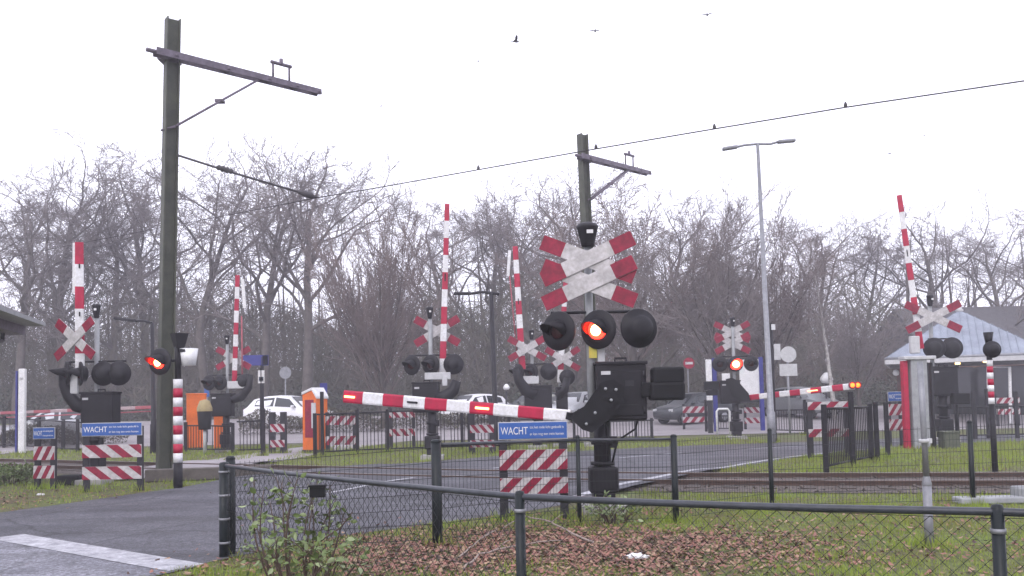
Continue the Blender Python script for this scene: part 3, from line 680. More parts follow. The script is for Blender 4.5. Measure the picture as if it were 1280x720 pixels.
# ------------------------------------------------------------------ striped footway warning lights
def foot_signal(label,px,pyb,ptop,s0,s1,n,headx,heady,hyaw,lit,r):
    b=G(px,pyb); d=b.y; root=thing('footway_warning_light',label,'warning light',b,0,'striped footway warning lights')
    mb=MB(); zt=P(px,s0,d).z-b.z; zb=P(px,s1,d).z-b.z; 
    mb.tube([(0,0,-.05),(0,0,zb)],r,14,0)
    for i in range(n):
        a=zb+(zt-zb)*i/n; c=zb+(zt-zb)*(i+1)/n; mb.tube([(0,0,a),(0,0,c)],r+.003,14,1 if i%2==0 else 2,cap=True)
    mb.build('striped_post',[M['black'],M['white'],M['red']],root)
    hz=P(px,heady,d).z-b.z; hx=P(headx,heady,d).x-P(px,heady,d).x
    return root,b,d,zt,hz,hx
root,b,d,zt,hz,hx=foot_signal('striped post with a lit red lamp and white bell beside the big mast',222.5,610,415,474,578,9,203,452,-50,True,.088)
mb=MB(); mb.tube([(0,0,zt),(0,0,P(222,432,d).z)],.06,10); mb.tube([(0,0,hz+.02),(hx,0,hz+.02)],.03,8); mb.build('upper_post',M['black'],root)
lamp(root,hx,hz,R(-20),True,r=.26,ls=1.15)
mb=MB(); ztp=P(222,415,d).z; mb.lathe([(.001,0),(.10,0),(.19,.30),(.001,.30)],(.03,0,ztp-.33),(0,0,1),4,0,False); mb.build('sounder_horn',M['black'],root)
q=P(235,437,d)-b; L=MB(); L.lathe([(.001,-.34),(.13,-.34),(.175,.0),(.001,.0)],(q.x+.02,0.0,q.z+.02),(0,0,1),16); bw=L.build('white_bell',M['globe'],root)
L=MB(); L.lathe([(.165,-.055),(.17,0),(.15,.03),(.001,.05)],(q.x,0,q.z),(0,0,1),16); L.tube([(q.x,0,q.z),(0,0,q.z)],.03,6); L.build('bell_cap',M['black'],bw)
root,b,d,zt,hz,hx=foot_signal('striped post at right with a dark round head seen from behind, before the pavilion',1244,594,418,450,505,7,1244.5,437,180,False,.052)
mb=MB(); mb.tube([(0,0,zt),(0,0,hz)],.05,10); mb.build('upper_post',M['black'],root)
lamp(root,hx,hz,R(172),False,r=.15,visor=False)
mb=MB(); mb.lathe([(.001,0),(.05,0),(.09,.24),(.001,.24)],(0,0,P(1244,431,d).z-b.z),(0,0,1),12); mb.build('sounder_horn',M['black'],root)
# ------------------------------------------------------------------ hazard gates (chicane boards) with WACHT plates
_fc=[None]
def text_mesh(name,txt,size,parent,loc,yaw,m,align='LEFT',fit=None):
    cu=bpy.data.curves.new(name,'FONT'); cu.body=txt; cu.size=size; cu.align_x=align; cu.align_y='CENTER'; cu.extrude=.0015
    o=bpy.data.objects.new('tmp_text',cu); sc.collection.objects.link(o)
    dg=bpy.context.evaluated_depsgraph_get(); me=bpy.data.meshes.new_from_object(o.evaluated_get(dg))
    bpy.data.objects.remove(o); me.materials.clear(); me.materials.append(m)
    if fit: xs_=[v.co.x for v in me.vertices]; me.transform(Matrix.Translation((-min(xs_),0,0))); me.transform(Matrix.Diagonal((fit/(max(xs_)-min(xs_)),1,1,1)))
    me.transform(Matrix.Translation(loc)@Matrix.Rotation(yaw,4,'Z')@Matrix.Rotation(R(90),4,'X'))
    t=bpy.data.objects.new(name,me); sc.collection.objects.link(t); t.parent=parent; return t
def gate(label,x0,x1,rows,pyb,ptop,slant,yaw=0,sign=None,nst=4,posts=(0,1),old=True,cat='hazard gate',text=True,pw=.11):
    xm=(x0+x1)/2; b=G(xm,pyb); d=b.y
    w=(P(x1,pyb,d)-P(x0,pyb,d)).length/max(math.cos(yaw),.25)
    root=thing('hazard_gate',label,cat,b,yaw,'red and white striped hazard gates')
    mats=[M['white_old'],M['red_old']]
    for f in posts:
        mb=MB(); h=P(xm,ptop,d).z-b.z; mb.box(((f-.5)*(w-.1),.06,h/2-.03),(pw,pw*.7,h+.06),None,0,.01); mb.build('post',M['dkgrey'],root)
    for (ya,yb) in rows:
        za=P(xm,ya,d).z-b.z; zb=P(xm,yb,d).z-b.z; h=za-zb
        mb=MB(); mb.box((0,0,(za+zb)/2),(w,.03,h),None,0)
        T=Matrix.Identity(4); T.translation=Vector((0,-.018,zb)); pitch=w/nst; NN=int(nst); sl=h*.8*slant
        for i in range(-2,NN+3):
            xa=-w/2+i*pitch-.15*pitch; xb=xa+pitch*.5
            poly=[(xa,0.0),(xb,0.0),(xb+sl,h),(xa+sl,h)]
            # clip to the board
            def clip(poly,c,keep):
                out=[]
                for j in range(len(poly)):
                    p,q=poly[j],poly[(j+1)%len(poly)]
                    ip=keep(p[0]-c); iq=keep(q[0]-c)
                    if ip: out.append(p)
                    if ip!=iq: t=(c-p[0])/(q[0]-p[0]); out.append((c,p[1]+(q[1]-p[1])*t))
                return out
            poly=clip(poly,-w/2,lambda v:v>=0); poly=clip(poly,w/2,lambda v:v<=0) if len(poly)>2 else poly
            if len(poly)>2: mb.prism(poly,T,.006,1)
        mb.build('striped_board',mats,root)
    if sign:
        za=P(xm,sign[0],d).z-b.z; zb=P(xm,sign[1],d).z-b.z; h=za-zb
        mb=MB(); mb.box((0,-.015,(za+zb)/2),(w,.02,h),None,0); mb.box((0,-.006,(za+zb)/2),(w+.025,.012,h+.025),None,1)
        sg=mb.build('sign_plate',[M['blue'],M['ltgrey']],root)
        if text:
            text_mesh('lettering','WACHT',h*.66,sg,Vector((-w*.475,-.0275,(za+zb)/2-.005)),0,M['white'],fit=w*.40)
            text_mesh('lettering','tot het rode licht gedoofd is',h*.235,sg,Vector((-w*.045,-.0275,(za+zb)/2+h*.2)),0,M['white'],fit=w*.50)
            text_mesh('lettering','er kan nog een trein komen',h*.235,sg,Vector((-w*.045,-.0275,(za+zb)/2-h*.22)),0,M['white'],fit=w*.50)
    return root
gate('near hazard gate with blue WACHT plate beside the big double-cross signal',626,711,[(562,587),(597,617)],650,531,1.25,0,(528,548),3.4)
gate('left hazard gate with blue WACHT plate below the roadside signal at left',103,177,[(556,572),(583,599)],615,533,-1.6,0,(529,544),2.7)
gate('narrow hazard gate seen edge-on at the far left with a small blue plate',42,68,[(558,575),(582,598)],611,536,.6,0,(535,548),2.3,text=True)
gate('hazard gate hung on the railing right of the orange and blue box',407,445,[(520,531),(545,556)],566,515,1,0,None,3)
gate('hazard gate half hidden by the near boom, between railings',487,519,[(514,522),(536,545)],562,510,-1,0,None,3)
gate('small hazard gate left of the near WACHT plate, behind the boom',588,618,[(531,541),(550,559)],567,516,-1,0,None,3,posts=(0,1),pw=.2)
gate('distant hazard gate left of the far lit signal',854,885,[(508,516),(521,528)],537,505,1,0,None,3)
gate('distant hazard gate under the boom root of the far lit signal',931,956,[(509,516),(522,529)],537,506,-1,0,None,3)
gate('hazard gate in front of the right railing under the orange tip lamp',1012,1064,[(502,512),(536,546)],574,502,1.3,0,None,2.4,pw=.14)
gate('hazard gate with a small blue plate left of the red-edged column',1111,1133,[(505,519),(524,538)],558,492,1,R(20),(490,501),2,text=True)
gate('distant hazard gate under the pavilion at the right edge',1247,1276,[(497,504),(511,518)],533,494,1,0,None,3)
gate('small hazard gate between the cycle path posts near the white car',338,356,[(530,540),(550,559)],567,515,-1,0,None,2,pw=.2)
# ------------------------------------------------------------------ overhead line masts and cable
def hbeam(mb,p0,p1,w,h,tf,tw,xdir):
    # H profile from p0 to p1; flanges face xdir
    p0=Vector(p0);p1=Vector(p1); a=(p1-p0).normalized(); x=Vector(xdir); x=(x-a*x.dot(a)).normalized(); y=a.cross(x)
    def bar(cx,dx,dy):
        vs=[]
        for p in (p0,p1):
            for i,j in ((-1,-1),(1,-1),(1,1),(-1,1)): vs.append(p+x*(cx+i*dx/2)+y*(j*dy/2))
        mb.add(vs,[(3,2,1,0),(4,5,6,7),(0,1,5,4),(1,2,6,5),(2,3,7,6),(3,0,4,7)])
    bar(-h/2+tf/2,tf,w); bar(h/2-tf/2,tf,w); bar(0,h-2*tf-.002,tw)
def line_mast(label,pb,top,arm0,arm1,br0,br1,wid,d,d2,frame):
    b=Vector((P(*pb,d).x,d,0)); t=thing('overhead_line_mast',label,'line mast',b,0,'overhead line masts')
    tp=P(*top,d); mb=MB(); hbeam(mb,(b.x,d,-.05),(tp.x,d,tp.z),wid*.86,wid,.03,.02,(.80,.6,0)); mb.build('mast_post',M['mast'],t,True)
    mb=MB(); mb.box((0,0,.06),(.8,.8,.16),None,0,.02); mb.build('footing',M['concrete'],t)
    a0=P(*arm0,d-.22); a1=P(*arm1,d2); ax=(a1-a0).normalized()
    mb=MB()
    for o in (-.10,.10):
        n=Vector((-ax.y,ax.x,0)).normalized()*o
        slab(mb,a0-ax*.35+n,a1+n,.17,.14,.035,Vector((0,1,0)))
    for f in (.03,.35,.62,.82,.98): q=a0.lerp(a1,f); mb.box(q,(.24,.24,.05))
    A=mb.build('bracket_arm',M['mast_arm'],t,True)
    mb=MB(); q=a0; mb.box((tp.x*.0+P(arm0[0],arm0[1],d).x,d,q.z),(wid*1.35,wid*1.35,.16)); 
    mb.tube([q-ax*.55,q],.05,6); mb.build('clamp',M['mast_arm'],A.parent,True)
    b0=P(*br0,d-.1); f=(br1[0]-arm0[0])/(arm1[0]-arm0[0]); f2=f*0+((br1[0]-arm0[0])/(arm1[0]-arm0[0]))
    # brace end on the arm
    best=min((abs(((lambda v:(PX0+F*v.x))( (CM.to_3x3().transposed()@(a0.lerp(a1,k/200)-Vector((0,0,EYE)))) * (1/ -((CM.to_3x3().transposed()@(a0.lerp(a1,k/200)-Vector((0,0,EYE)))).z)) ))-br1[0]),k) for k in range(201))[1]
    b1=a0.lerp(a1,best/200); mb=MB()
    for o in (-.07,.07):
        n=Vector((-ax.y,ax.x,0)).normalized()*o; mb.tube([b0+n,b1+n],.03,6)
    mb.box(b0.lerp(b1,.5),(.2,.2,.06)); mb.tube([P(br0[0]-18,br0[1]+5,d-.1) if d<25 else b0,b0],.025,6); mb.build('brace',M['mast_arm'],t,True)
    # insulator frame on the arm
    best=min((abs(((lambda v:(PX0+F*v.x))( (CM.to_3x3().transposed()@(a0.lerp(a1,k/200)-Vector((0,0,EYE)))) * (1/ -((CM.to_3x3().transposed()@(a0.lerp(a1,k/200)-Vector((0,0,EYE)))).z)) ))-frame[0]),k) for k in range(201))[1]
    q=a0.lerp(a1,best/200); hh=frame[1]; mb=MB()
    e0=q-ax*.24+Vector((0,0,.08)); e1=q+ax*.24+Vector((0,0,.08)); up=Vector((0,0,hh))
    mb.tube([e0,e0+up],.03,6); mb.tube([e1,e1+up],.03,6); mb.tube([e0+up-ax*.06,e1+up+ax*.06],.045,6); mb.tube([q+up+Vector((0,0,.06)),q+up+Vector((0,0,.22))],.05,8)
    mb.build('insulator_frame',M['mast_arm'],t,True)
    return t
line_mast('tall olive steel overhead line mast with long bracket arm at left',(205,596),(216,24),(212,69),(399,116),(219,158),(327,102),.31,20.4,23.2,(352,.42))
line_mast('shorter overhead line mast rising behind the big double-cross signal',(745,560),(728,168),(732,197),(811,217),(737,250),(787,208),.30,29.5,32.2,(787,.42))
ZW=6.6
WR=[GZ(1345,89.5,ZW),GZ(1280,101,ZW),GZ(1057,134,ZW),GZ(893,161,ZW),GZ(745,186,ZW),GZ(598,212,ZW),GZ(470,235,ZW),GZ(397,247,ZW),GZ(300,266,ZW+.05),GZ(200,285,ZW+.1),GZ(80,308,ZW+.1),GZ(-30,330,ZW+.1)]
wt=thing('overhead_wire','long contact wire slanting across the whole sky above the crossing','overhead wire',(0,0,0))
mb=MB(); mb.tube([WR[0]+(WR[0]-WR[1])*1.5]+WR,[.014]*9+[.009]*4,5); mb.build('wire',M['cable'],wt)
for p in (WR[2],WR[3],WR[4],WR[5]):
    mb=MB(); mb.lathe([(.03,0),(.035,.04),(.015,.09),(.001,.10)],p,(0,0,1),8); mb.build('wire_clip',M['cable'],wt)
pw=thing('pull_off_wire','short pull-off wire with insulator from the big mast to the contact wire','overhead wire',(0,0,0))
a=P(222,194,20.3); b=WR[7]; mb=MB(); mb.tube([a,a.lerp(b,.35)+Vector((0,0,-.02)),b],.028,6); mb.build('wire',M['cable'],pw)
q=a.lerp(b,.33); dv=(b-a).normalized(); mb=MB(); mb.lathe([(.03,-.2),(.07,-.15),(.05,-.1),(.08,-.05),(.05,0),(.08,.05),(.05,.1),(.07,.15),(.03,.2)],q,dv,10); mb.build('insulator',M['cable'],pw)
mb=MB(); mb.lathe([(.03,-.3),(.08,-.1),(.08,.05),(.03,.12)],b-dv*.2,dv,10); mb.build('wire_clamp',M['cable'],pw)
# ------------------------------------------------------------------ street lamps
def lamp_post(label,px,pyt,pyb_d,arms,r0,r1,m,group='street lamps'):
    b=GY(px+ (0),pyb_d); tp=P(px,pyt,pyb_d); b.x=tp.x+ (tp.z-b.z)*.012; t=thing('street_lamp',label,'street lamp',b,0,group)
    mb=MB(); mb.tube([(b.x,b.y,b.z-.1),(b.x,b.y,b.z+1.0),(b.x,b.y,b.z+1.05),tp],[r0*1.35,r0*1.35,r0,r1],12,0); mb.build('pole',m,t,True)
    for pts in arms:
        p=[tp]+[P(x,y,pyb_d) for x,y in pts]; mb=MB(); mb.tube(p[:-1],r1*.75,8); a=mb.build('arm',m,t,True)
        mb=MB(); dv=(p[-1]-p[-2]); L=dv.length; dv.normalize(); A=Matrix.Rotation(-math.atan2(dv.z,dv.x),3,'Y')
        mb.box((p[-1]+p[-2])/2,(L,.22,.11),A,0,.04); h=mb.build('lamp_head',m,t,True)
        mb=MB(); mb.box((p[-1]+p[-2])/2+dv*L*.15-Vector((0,0,.06)),(L*.6,.16,.06),A,0,.02); mb.build('diffuser',M['ltgrey'],h,True)
    return t
lamp_post('tall pale double-armed street lamp right of the far lit signal',947,180,29.5,[[(930,181.5),(922,183.5),(903,186.5)],[(963,180),(972,177.5),(994,175.5)]],.105,.055,M['galv'])
lamp_post('black street lamp with a single arm to the left behind the near boom',614,366,33,[[(602,365),(590,367),(567,367)],[(619,367),(621,367.5),(624,368)]],.10,.075,M['black'])
lamp_post('thin black street lamp with a single arm left of the big mast',190,404,31,[[(180,401),(170,401),(143,397.5)]],.085,.06,M['black'])
for lab,px,py,y in (('low garden lamp with a white globe behind the lowered far boom',1033,473,44),('low garden lamp with a white oval cap right of the black street lamp',633,484,44)):
    b=GY(px,y); q=P(px,py,y); t=thing('garden_lamp',lab,'garden lamp',b,0,'low garden lamps'); mb=MB(); mb.tube([(b.x,b.y,b.z),(b.x,b.y,q.z-.2)],.05,8); mb.build('pole',M['dkgrey'],t,True)
    k=1.0 if px>900 else .55
    mb=MB(); mb.lathe([(.001,-.26*k),(.22*k,-.22*k),(.32*k,-.05*k),(.26*k,.10*k),(.10*k,.28*k),(.001,.30*k)],q,(0,0,1),16); mb.build('globe',M['globe'],t,True)
# ------------------------------------------------------------------ front chain-link fence
def zr(p): return p
def link_fence():
    t=thing('chain_link_fence','dark chain-link fence with round top rail across the foreground','fence',(0,0,0))
    tops=[(-3.10,9.45),(.03,5.62),(2.40,4.42),(5.6,2.8)]
    tz=[P(279,582,9.45).z,P(645,621,5.62).z,P(1228,640,4.42).z,P(1228,640,4.42).z]
    pts=[Vector((x,y,z)) for (x,y),z in zip(tops,tz)]
    mids=[]
    for a,b in zip(pts,pts[1:]):
        for k in range(6): mids.append(a.lerp(b,k/6)+Vector((0,0,-.012*math.sin(math.pi*k/6))))
    mids.append(pts[-1])
    mb=MB(); mb.tube(mids,.021,10); mb.build('top_rail',M['rail_top'],t)
    for i,p in enumerate(pts):
        r=.055 if i==0 else (.032 if i==1 else .031)
        mb=MB(); mb.tube([(p.x,p.y,-.3),(p.x,p.y,p.z+.015)],r,12); mb.lathe([(r,0),(r*.8,.02),(.001,.026)],(p.x,p.y,p.z+.014),(0,0,1),12); po=mb.build('post',M['fence'],t)
        for zz in ((.15,.4,.65,.9) if i==0 else (.45,.9)): mb=MB(); mb.lathe([(r+.002,-.012),(r+.005,-.012),(r+.005,.012),(r+.002,.012)],(p.x,p.y,zz),(0,0,1),12); mb.build('wire_clip',M['galv'],po)
    rnd=random.Random(2)
    for a,b,sl in ((pts[0],pts[1],.048),(pts[1],pts[2],.048),(pts[2],pts[3],.048)):
        mb=MB(); L=Vector((b.x-a.x,b.y-a.y,0)).length; dx=Vector((b.x-a.x,b.y-a.y,0)).normalized(); nrm=Vector((-dx.y,dx.x,0)); H=(a.z+b.z)/2-.03; zb=.03
        n=int((H-zb)/(sl*.95)); hs=(H-zb)/n; cols=int(L/sl)
        for c in range(cols):
            # a true chain-link picket: zigzag wire between neighbouring columns
            ph=c%2; vs=[]
            for k in range(n+1):
                u=(c+ (1.03 if ((k+c)%2)==0 else -.03) )*sl
                sag=.012*math.sin(u*1.9)+.010*math.sin(u*.7+k*.35)
                f=u/L; top=a.z+(b.z-a.z)*f-.03
                q=a+dx*u; z=zb+(top-zb)*k/n
                vs.append(Vector((q.x,q.y,z))+nrm*(sag+(.002 if k%2 else -.002)))
            mb.tube(vs,.0023,3,0,True,False)
        for zz in (zb+.01,(H+zb)/2,H):
            mb.tube([Vector((a.x,a.y,zz+.0))+dx*(L*k/12)+nrm*(.012*math.sin(L*k/12*1.9)) for k in range(13)],.0016,4)
        mb.build('chain_link_mesh',M['wire'],t)
link_fence()
# ------------------------------------------------------------------ welded mesh fence along the railway
def mesh_fence():
    t=thing('mesh_fence','welded wire mesh fence between foreground and railway','fence',(0,0,0))
    base=[(-2.86,9.6),None,None,None,None,None,(8.6,11.8)]
    pxs=[(288,577,9.6,.05),(545,556,9.95,.058),(722,550,11.2,.028),(842,549,11.3,.042),(962,541,12.4,.032),(1212,531,12.5,.036),(1420,520,12.3,.036)]
    pts=[]
    for px,py,d,r in pxs:
        q=P(px,py,d); pts.append((q,r))
    for q,r in pts:
        mb=MB(); mb.tube([(q.x,q.y,-.2),(q.x,q.y,q.z+.03)],r,12); mb.lathe([(r,0),(r*1.08,.005),(r*.8,.03),(.001,.036)],(q.x,q.y,q.z+.028),(0,0,1),12); mb.build('post',M['fence'],t)
    for i,((a,_),(b,_)) in enumerate(zip(pts,pts[1:])):
        mb=MB(); L=Vector((b.x-a.x,b.y-a.y,0)).length; n=int(L/.05); 
        for k in range(1,n):
            q=a.lerp(b,k/n); mb.tube([(q.x,q.y,.05),(q.x,q.y,q.z-.005)],.0023,3,0,True,False)
        m=6
        for k in range(m+1):
            f=k/m
            za=.06+(a.z-.03-.06)*f; zb_=.06+(b.z-.03-.06)*f
            mb.tube([(a.x,a.y-.004,za),(b.x,b.y-.004,zb_)],.003,4,0,True,False)
        mb.build('wire_panel',M['wire'],t)
        if i in (1,2):
            mb=MB(); mb.tube([a,b],.021 if i==1 else .018,8); mb.build('top_rail',M['rail_top'],t)
mesh_fence()
# ------------------------------------------------------------------ barred railings
def railing(label,pts,posts,m='black',bars=.11,rail=.042,post_r=.05,group='barred railings'):
    # pts: (px, py_base, py_top)
    b0=G(pts[0][0],pts[0][1]); t=thing('railing',label,'railing',b0,0,group)
    W=[]
    for px,pb,ptp in pts: g=G(px,pb); W.append((g,P(px,ptp,g.y).z))
    mb=MB()
    for (a,za),(b,zb) in zip(W,W[1:]):
        L=(b-a).length; n=max(2,int(L/bars))
        za0=a.z+.12; zb0=b.z+.12
        mb.tube([(a.x,a.y,za-.03),(b.x,b.y,zb-.03)],rail*.7,6); mb.tube([(a.x,a.y,za0),(b.x,b.y,zb0)],rail*.6,6)
        for k in range(1,n):
            f=k/n; q=a.lerp(b,f); mb.tube([(q.x,q.y,za0+(zb0-za0)*f),(q.x,q.y,za+(zb-za)*f-.03)],.013,4,0,True,False)
    mb.build('bar_panel',M[m],t,True)
    for px,pb,ptp in posts:
        g=G(px,pb); zt=P(px,ptp,g.y).z; mb=MB(); mb.box((g.x,g.y,(g.z+zt)/2-.02),(post_r*2,post_r*2,zt-g.z+.06),None,0,.006); mb.build('post',M[m],t,True)
    return t
railing('long dark railing at the far left beyond the track, below the white totem',[(-30,562,520),(10,560,522),(48,562,524),(100,566,527)],[(5,560,520),(28,561,521),(49,562,522),(79,564,524),(97,566,524)])
railing('short dark railing in front of the orange cabinets',[(232,566,531),(262,566,531),(291,566,532)],[(232,567,528),(291,568,529)])
railing('short dark railing right of the signal by the orange cabinets',[(296,567,526),(326,566,525)],[(329,570,512)],post_r=.06)
railing('railing with dark posts left of the tall raised boom',[(395,570,517),(450,567,515),(500,565,513),(560,563,512),(640,561,512)],[(394,574,517),(403,570,490),(447,568,512),(485,566,512),(578,563,512),(637,561,510)],post_r=.05)
railing('pale far railing behind the counterweight of the big signal',[(715,553,527),(760,552,526),(818,551,524)],[(795,551,526),(815,551,523),(718,553,524)],m='dkgrey')
railing('angled dark railing beside the gate under the orange tip lamp',[(1033,590,509),(1067,582,508),(1090,577,507)],[(1033,594,506),(1067,585,490),(1090,577,505),(1097,577,503),(1110,573,503)],post_r=.045)
railing('far dark railing under the pavilion at right',[(1195,549,508),(1240,548,507),(1330,546,505)],[(1197,549,500),(1219,549,490),(1236,548,486),(1272,548,490)],m='dkgrey')
railing('far railing behind the lit signal across the road',[(898,539,519),(925,539,519)],[(883,540,500),(897,539,498)])
railing('far railing posts right of the tall double lamp',[(968,541,512),(1010,542,511)],[(967,541,500),(1007,544,500)])
# lowered boom beyond the left railing
b=G(194,556); d=b.y
t=thing('cycle_barrier','faded red and white cycle path barrier lowered behind the left railing','barrier',b)
mb=MB(); mb.box((0,0,.55),(.28,.28,1.1),None,0,.02); mb.build('barrier_post',M['black'],t)
boom(t,P(191,509,d),P(-40,518,d+1.0),11,.14,.12,.06,mats=(M['palepink'],M['pink'])); 
mb=MB(); mb.tube([P(191,514,d),P(-40,524,d+1.0)],.03,6); mb.build('boom_stay',M['pink'],t,True)
# ------------------------------------------------------------------ signs
def post_sign(name,label,px,pyb_d,py0,py1,parts,pm='galv',r=.035,cat='sign'):
    b=GY(px,pyb_d); t=thing(name,label,cat,b); zt=P(px,py0,pyb_d).z
    mb=MB(); mb.tube([(0,0,-.1),(0,0,zt-b.z)],r,8); mb.build('post',M[pm],t)
    for nm,kind,cx,cy,w,h,m in parts:
        q=P(cx,cy,pyb_d)-b; W=w/S(pyb_d); H=h/S(pyb_d); mb=MB()
        if kind=='disc': mb.lathe([(.001,-.05),(W/2,-.05),(W/2,-.035),(.001,-.035)],(q.x,0,q.z),(0,1,0),24,0,False)
        else: mb.box((q.x,-.05,q.z),(W,.025,H),None,0,.004)
        if nm=='bar':
            mb=MB(); mb.box((q.x,-.058,q.z),(W,.012,H))
        mb.build(nm,M[m],t)
    return t
post_sign('no_entry_sign','round red no-entry sign with white bar left of the far lit signal',861,44,450,515,[('sign_face','disc',861,454,14,14,'red'),('bar','box',861,454,9.5,3,'white')])
post_sign('round_sign','grey back of a round sign behind the white car',357,45,458,515,[('sign_face','disc',357,466,15,15,'galv')])
post_sign('round_sign','grey back of a round sign above a square plate, right of the tall double lamp',986,36,434,530,[('sign_face','disc',985,443,20,20,'ltgrey'),('sub_plate','box',985,462.5,22,15,'ltgrey')],r=.05)
post_sign('cabinet_sign','small grey box with a white finial lamp beside the tall double lamp',967,30,404,540,[('control_box','box',971,440,8,20,'ltgrey'),('finial','box',966,409,5,7,'white')],pm='black',r=.06)
post_sign('parking_sign','narrow blue panel standing right of the orange and white box',405,31,480,540,[('sign_panel','box',405,492,9,26,'dblue'),('sub_plate','box',405,510,9,9,'blue')],pm='dkgrey')
post_sign('station_name_sign','dark blue station name panel behind the signal by the orange cabinets',328,36,446,560,[('sign_panel','box',320,450.5,32,13,'dblue'),('end_panel','box',332,450.5,7,13,'blue')],pm='black',r=.07)
post_sign('ticket_reader_post','slim post with a small lit-looking white and blue panel left of the white car',327,33,460,560,[('reader_panel','box',327,471,8,16,'white'),('reader_screen','box',327,474,6,6,'blue')],pm='black',r=.07)
post_sign('small_blue_sign','small blue plate above the orange cabinet',259,38,485,530,[('sign_panel','box',259,489,6,14,'blue')],pm='galv')
b=GY(27,33); t=thing('platform_totem','tall white platform totem with a blue edge behind the left railing','totem',b)
q=P(27,461,33); h=q.z-b.z; w=11/S(33); mb=MB(); mb.box((.03,0,h/2),(w*.75,.16,h),None,0,.03); mb.build('white_panel',M['white'],t)
mb=MB(); mb.box((-w*.47,.0,h/2-.03),(w*.2,.2,h-.1),None,0,.02); mb.build('blue_edge',M['dblue'],t)
mb=MB(); mb.lathe([(.001,-.012),(.06,-.012),(.06,0),(.001,0)],(.03,-.085,h-.35),(0,1,0),14); mb.build('emblem',M['ltgrey'],t)
# station information boards behind the far signal
b=GY(925,38); s=S(38); t=thing('information_board','large white station information board in a blue frame behind the far lit signal','information board',b)
zt=P(925,447,38).z-b.z; zb=P(925,498,38).z-b.z
mb=MB(); mb.box((14/s,0,(zt+zb)/2),(27/s,.08,(zt-zb)*.9),None,0); mb.build('white_panel',M['white'],t)
for x in (-31,27): mb=MB(); mb.box((x/s,-.02,zt/2),(5/s,.14,zt),None,0,.01); mb.build('frame_post',M['dblue'],t)
for zz in (zb*.9,zt-.1): mb=MB(); mb.box((-3/s,.03,zz),(54/s,.05,.09)); mb.build('cross_rail',M['dkgrey'],t)
for (x,z,w_,h_,m) in ((-17,-4,10,9,'ltgrey'),(-15,16,9,6,'ltgrey')):
    mb=MB(); mb.box((x/s,-.05,(zt+zb)/2+z/s*-.4),(w_/s,.02,h_/s)); mb.build('notice_sheet',M['white'],t)
b=GY(887,37); s=S(37); t=thing('white_totem','narrow white totem plate on a dark foot left of the information board','totem',b); zt=P(887,449,37).z-b.z
mb=MB(); mb.box((0,0,zt*.72),(7/s,.12,zt*.55),None,0,.02); mb.build('white_panel',M['white'],t); mb=MB(); mb.box((0,0,zt*.23),(6/s,.1,zt*.46),None,0,.01); mb.build('foot',M['dkgrey'],t)
b=GY(903,36); t=thing('bicycle_stand','white bent tube bicycle stand left of the far signal','bicycle stand',b); mb=MB(); mb.tube([(-.25,0,0),(-.25,0,.95),(-.18,0,1.05),(.2,0,1.05),(.27,0,.95),(.27,0,0)],.045,8); mb.build('bent_tube',M['white'],t)
# orange cabinets, bin, ticket box
def cabinet(name,label,x0,x1,yt,yb,d,m,cat,yaw=.3,dp=.7,slope=0):
    b=G((x0+x1)/2,yb) if d is None else GY((x0+x1)/2,d); d=b.y; s=S(d); h=P((x0+x1)/2,yt,d).z-b.z; w=(x1-x0)/s*.88
    t=thing(name,label,cat,b,yaw); mb=MB(); mb.box((0,0,h/2+.04),(w,dp,h-.08),None,0,.03); mb.build('body',M[m],t)
    mb=MB(); mb.box((0,0,.04),(w*.92,dp*.92,.10)); mb.build('plinth',M['dkgrey'],t)
    mb=MB(); mb.box((0,0,h-.02),(w+.04,dp+.04,.05),None,0,.015); mb.build('lid',M[m],t)
    mb=MB(); mb.box((0,-dp/2-.006,h*.5),(w*.8,.02,h*.78),None,0,.006); dd=mb.build('door',M[m],t)
    mb=MB(); mb.box((w*.3,-dp/2-.03,h*.5),(.03,.03,.16),None,0,.005); mb.build('handle',M['dkgrey'],dd)
    return t
cabinet('orange_cabinet','wide tall orange cabinet left of the signal with thin raised boom',233,259,492,562,None,'orange','cabinet')
cabinet('orange_cabinet','narrower lower orange cabinet right of the dark bin',267,283,514,563,None,'orange','cabinet',dp=.4)
M['bin_lid']=mat('yellowish_bin_lid',(.34,.27,.13),.6)
b=G(256,568); s=S(b.y); t=thing('litter_bin','dark litter bin with a pale rounded top between the orange cabinets','bin',b)
zt=P(256,499,b.y).z; mb=MB(); mb.tube([(0,0,0),(0,0,zt*.55)],.06,8); mb.build('post',M['ltgrey'],t)
mb=MB(); mb.lathe([(.001,zt*.45),(.20,zt*.45),(.24,zt*.78),(.001,zt*.78)],(0,0,0),(0,0,1),16); mb.build('bucket',M['rubber'],t)
mb=MB(); mb.lathe([(.25,zt*.78),(.25,zt*.84),(.16,zt*.97),(.001,zt)],(0,0,0),(0,0,1),16); mb.build('lid',M['bin_lid'],t)
b=G(394,566); s=S(b.y); t=thing('ticket_machine','orange and white upright ticket box with slanted top beside the blue panel','ticket machine',b,-.5)
h=P(394,488,b.y).z; mb=MB(); T=Matrix.Translation((0,0,0)); mb.prism([(-.28,.1),(.30,.1),(.30,h*.86),(.12,h),(-.28,h*.93)],T,.55,0); mb.build('body',M['orange'],t)
mb=MB(); mb.prism([(-.30,h*.935),(.12,h*1.005),(.33,h*.865),(.33,h*.90),(.13,h*1.045),(-.30,h*.975)],T,.6,0); mb.build('roof',M['white'],t)
mb=MB(); mb.box((.02,-.29,h*.55),(.36,.03,h*.6),None,0,.01); mb.build('front_panel',M['red_old'],t)
mb=MB(); mb.box((.22,-.31,h*.6),(.18,.02,h*.4)); mb.build('side_panel',M['ltgrey'],t)
mb=MB(); mb.box((0,0,.05),(.62,.6,.12)); mb.build('plinth',M['dkgrey'],t)
